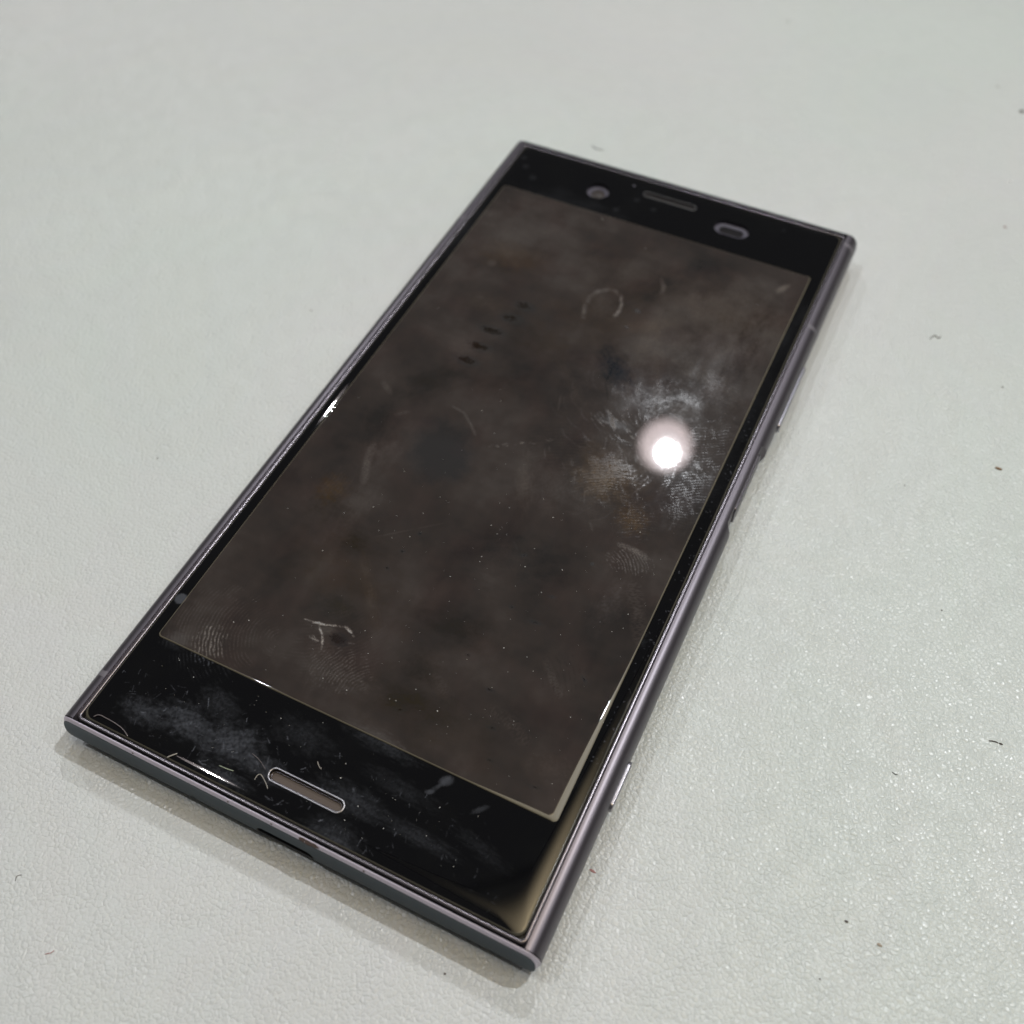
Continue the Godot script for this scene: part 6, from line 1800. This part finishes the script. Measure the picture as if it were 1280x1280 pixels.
func can(r: float, l: float) -> ArrayMesh:
	var m := MB.new()
	var rows := []
	for e in [[r * 0.97, 0.004], [r * 1.04, -0.003], [r * 1.06, 0.004], [r * 1.04, 0.02], [r * 0.9, l], [r * 0.5, l + 0.02], [0.001, l + 0.02]]:
		var row := []
		for j in 40:
			row.append(Vector3(cos(TAU * j / 40.0) * e[0], sin(TAU * j / 40.0) * e[0], e[1]))
		rows.append(row)
	m.rows(rows, true)
	return m.done(Vector3(0, 0, l / 2), 40.0)


func ceiling_lamp(at: Vector3, aim: Vector3, energy: float, tint: Color, label: String, glow := 12.0) -> void:
	var o := thing("ceiling_lamp", label, "lamp", at, "round spot lamps above the mat")
	o.look_at_from_position(at, aim, Vector3(0, 0, -1))
	part("housing", can(0.066, 0.09), mats["lamp_shell"], o)
	var dm := mat("lamp_dish_%d" % taken["ceiling_lamp"], lin(0.8, 0.76, 0.76), 0.5)
	dm.emission_enabled = true
	dm.emission = Color(1.0, 0.93, 0.93)
	dm.emission_energy_multiplier = glow
	part("lamp_dish", disc(0.064, 0.03), dm, o)
	var s := SpotLight3D.new()
	s.name = "lamp_light"
	s.light_energy = energy
	s.light_color = tint
	s.light_size = 0.019 if glow > 5.0 else 0.014
	s.spot_angle = 22.0
	s.spot_range = 8.0
	s.spot_attenuation = 2.0
	s.spot_angle_attenuation = 1.0
	s.shadow_enabled = true
	o.add_child(s)
	s.position = Vector3(0.012, -0.017, -0.03)
	var lm: StandardMaterial3D = mats["led"]
	var led := part("lamp_bulb", disc(0.022, 0.006), lm, o)
	led.position = Vector3(0.012, -0.017, -0.001)


func ceiling_panel(at: Vector3, side: float, turn: float, energy: float, tint: Color) -> void:
	var o := thing("ceiling_lamp_panel", "large square warm white ceiling lamp panel above the mat", "lamp", at)
	o.rotation = Vector3(0, turn, 0)
	var b := BoxMesh.new()
	b.size = Vector3(side * 1.6 + 0.04, 0.05, side * 1.6 + 0.04)
	var fr := part("lamp_frame", b, mats["lamp_shell"], o)
	fr.position = Vector3(0, 0.027, 0)
	var dm := mat("lamp_diffuser", lin(0.8, 0.78, 0.7), 0.6)
	dm.emission_enabled = true
	dm.emission_operator = BaseMaterial3D.EMISSION_OP_MULTIPLY
	dm.emission = tint
	dm.emission_energy_multiplier = 5.6
	var gl := Image.create(128, 128, false, Image.FORMAT_RGB8)
	for y in 128:
		for x in 128:
			var q := Vector2(absf(x - 63.5), absf(y - 63.5)) / 64.0
			var v := smoothstep(1.0, 0.12, q.x) * smoothstep(1.0, 0.12, q.y)        # glow fades outwards in the texture, to soften its reflection in the glass
			gl.set_pixel(x, y, Color(v, v, v).linear_to_srgb())
	dm.emission_texture = ImageTexture.create_from_image(gl)
	var dv := MB.new()
	var h := side * 0.8
	dv.rows([[Vector3(-h, 0, -h), Vector3(h, 0, -h)], [Vector3(-h, 0, h), Vector3(h, 0, h)]], false, [[Vector2(0, 0), Vector2(1, 0)], [Vector2(0, 1), Vector2(1, 1)]])
	part("lamp_diffuser", dv.done(Vector3(0, 1, 0)), dm, o)
	var a := AreaLight3D.new()
	a.name = "lamp_light"
	a.area_size = Vector2(side, side) * 0.5
	a.area_normalize_energy = false
	a.light_energy = energy
	a.light_color = tint
	a.area_range = 8.0
	a.shadow_enabled = true
	a.rotation = Vector3(-PI / 2, 0, 0)
	o.add_child(a)
	a.position = Vector3(0, -0.012, 0)


func _ready() -> void:
	# camera
	var cam := Camera3D.new()
	cam.name = "camera"
	var at := p(47.883, -101.638, 135.223)
	var rx := Vector3(0.89950809, -0.00602244, -0.4368626)
	var dn := Vector3(0.35223018, -0.58159673, 0.73326608)
	var fw := Vector3(-0.25849391, -0.81345496, -0.52102968)
	cam.transform = Transform3D(Basis(rx, -dn, -fw), at).orthonormalized()
	var lens := CameraAttributesPhysical.new()
	lens.frustum_focal_length = 24.5058
	lens.frustum_near = 0.01
	lens.frustum_far = 20.0
	lens.frustum_focus_distance = 0.15
	lens.exposure_aperture = 12.0
	cam.attributes = lens
	add_child(cam)
	print("fov ", cam.fov, " want ", rad_to_deg(2.0 * atan(640.0 / 1306.99)))
	# the dim room around, the lamps
	var we := WorldEnvironment.new()
	we.name = "surroundings"
	var env := Environment.new()
	env.background_mode = Environment.BG_COLOR
	env.background_color = lin(0.058, 0.059, 0.060)
	env.tonemap_mode = Environment.TONE_MAPPER_LINEAR
	env.tonemap_exposure = 1.0
	env.sdfgi_enabled = true
	env.ssao_enabled = true
	env.ssil_enabled = true
	we.environment = env
	add_child(we)
	# plain materials
	var rm := mat("rail_metal", lin(0.128, 0.116, 0.130), 0.38, 0.85)
	var cm := mat("cap_metal", lin(0.046, 0.066, 0.083), 0.5, 0.6)
	mat("edge_metal", lin(0.60, 0.55, 0.63), 0.38, 0.4)
	mat("key_metal", lin(0.32, 0.31, 0.34), 0.3, 0.9)
	mat("band", lin(0.13, 0.12, 0.135), 0.5, 0.1)
	mat("black_plastic", lin(0.006, 0.006, 0.007), 0.5)
	mat("dark_gloss", lin(0.010, 0.010, 0.012), 0.12)
	var rg := mat("ring", lin(0.17, 0.155, 0.17), 0.26, 0.85)
	mat("chrome", lin(0.34, 0.33, 0.35), 0.34, 1.0)
	mat("ear_rim", lin(0.03, 0.028, 0.028), 0.4)
	mat("pale_ring", lin(0.075, 0.07, 0.09), 0.45, 0.0, 0.3)
	mat("lens", lin(0.04, 0.033, 0.03), 0.4, 0.0, 0.3)
	mat("sensor_dark", lin(0.012, 0.011, 0.012), 0.6, 0.0, 0.2)
	mat("brown_mesh", lin(0.085, 0.066, 0.055), 0.85)
	mat("dark_mesh", lin(0.022, 0.020, 0.020), 0.8)
	mat("glass_edge", lin(0.060, 0.056, 0.042), 0.15)
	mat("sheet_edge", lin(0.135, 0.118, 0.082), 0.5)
	mat("bare_metal", lin(0.075, 0.05, 0.042), 0.7, 0.0)
	mat("dark_crumb", lin(0.085, 0.072, 0.062), 0.8)
	mat("grey_crumb", lin(0.2, 0.195, 0.19), 0.8)
	mat("white_crumb", lin(0.85, 0.85, 0.83), 0.6)
	mat("pink_crumb", lin(0.35, 0.25, 0.25), 0.8)
	mat("brown_crumb", lin(0.24, 0.14, 0.07), 0.8)
	mat("pale_brown_crumb", lin(0.33, 0.28, 0.22), 0.8)
	mat("red_crumb", lin(0.36, 0.19, 0.18), 0.8)
	mat("lint", lin(0.36, 0.33, 0.29), 0.7)
	mat("lint_green", lin(0.32, 0.36, 0.26), 0.7)
	mat("lint_dark", lin(0.14, 0.12, 0.12), 0.5)
	mat("dust", lin(0.7, 0.69, 0.65), 0.8)
	mat("lamp_shell", lin(0.05, 0.05, 0.05), 0.5)
	var lm := mat("led", lin(0.8, 0.8, 0.8), 0.5)
	lm.emission_enabled = true
	lm.emission = Color.WHITE
	lm.emission_energy_multiplier = 20.0
	# fine grain on the metal, wear on the ring
	for e in [[rm, 0.00025, 0.0028], [cm, 0.00025, 0.0028], [rg, 0.0006, 0.006]]:
		var gi := noise(90, 0.35, 2).get_seamless_image(256, 256, false, false, 0.1, true)
		gi.convert(Image.FORMAT_L8)
		e[0].heightmap_enabled = true
		e[0].heightmap_scale = e[1]
		e[0].heightmap_texture = ImageTexture.create_from_image(gi)
		e[0].uv1_triplanar = true
		e[0].uv1_scale = Vector3.ONE / e[2] * 0.4
	# lamps: (x / height, y / height) over the phone, 1.9 m up
	var aim := Vector3(-0.06, 0, -0.2)
	var hgt := 1900.0
	var white := Color(0.985, 1.0, 1.02)
	ceiling_lamp(p(-0.1797 * hgt, 0.817 * hgt, hgt), aim, 1.0, white, "round spot lamp mirrored in the phone's screen", 9.0)
	ceiling_lamp(p(0.30 * hgt, 0.44 * hgt, hgt), aim, 1.9, white, "round spot lamp almost straight above the phone", 4.0)
	ceiling_lamp(p(-0.82 * hgt, 0.76 * hgt, hgt), aim, 0.9, white, "round spot lamp above the left side of the mat", 3.0)
	ceiling_lamp(p(-0.45 * hgt, -0.06 * hgt, hgt), aim, 0.7, white, "round spot lamp above the near left side of the mat", 3.0)
	ceiling_lamp(p(0.75 * hgt, 0.33 * hgt, hgt), aim, 0.45, white, "round spot lamp above the right side of the mat", 6.0)
	ceiling_panel(p(0.22 * hgt, 0.08 * hgt, hgt), 0.80, PI / 4, 0.4, Color(1.0, 0.91, 0.74))
	# the mat
	var lt := leather()
	var mb := MB.new()
	var mo := rrect(420.0, 420.0, 12.0, 8)
	var rows := []
	for e in [[1.2, -T - 2.0], [0.3, -T - 1.7], [0.0, -T - 1.0], [0.3, -T - 0.25], [1.2, -T]]:
		rows.append(ring3(inset(mo, e[0]), e[1]))
	mb.rows(rows, true)
	mb.fan(rows[4])
	var mt := MeshInstance3D.new()
	mt.name = "table_mat"
	mt.mesh = mb.done(p(0, 0, -T - 1), 60.0)
	mt.material_override = lt
	mt.set_meta("kind", "structure")
	mt.set_meta("label", "pale grey-green leather mat with a fine pebbled grain under the phone")
	add_child(mt)
	dirty_front()
	make_phone()
#CALLDEBRIS<
	debris()
#CALLDEBRIS>
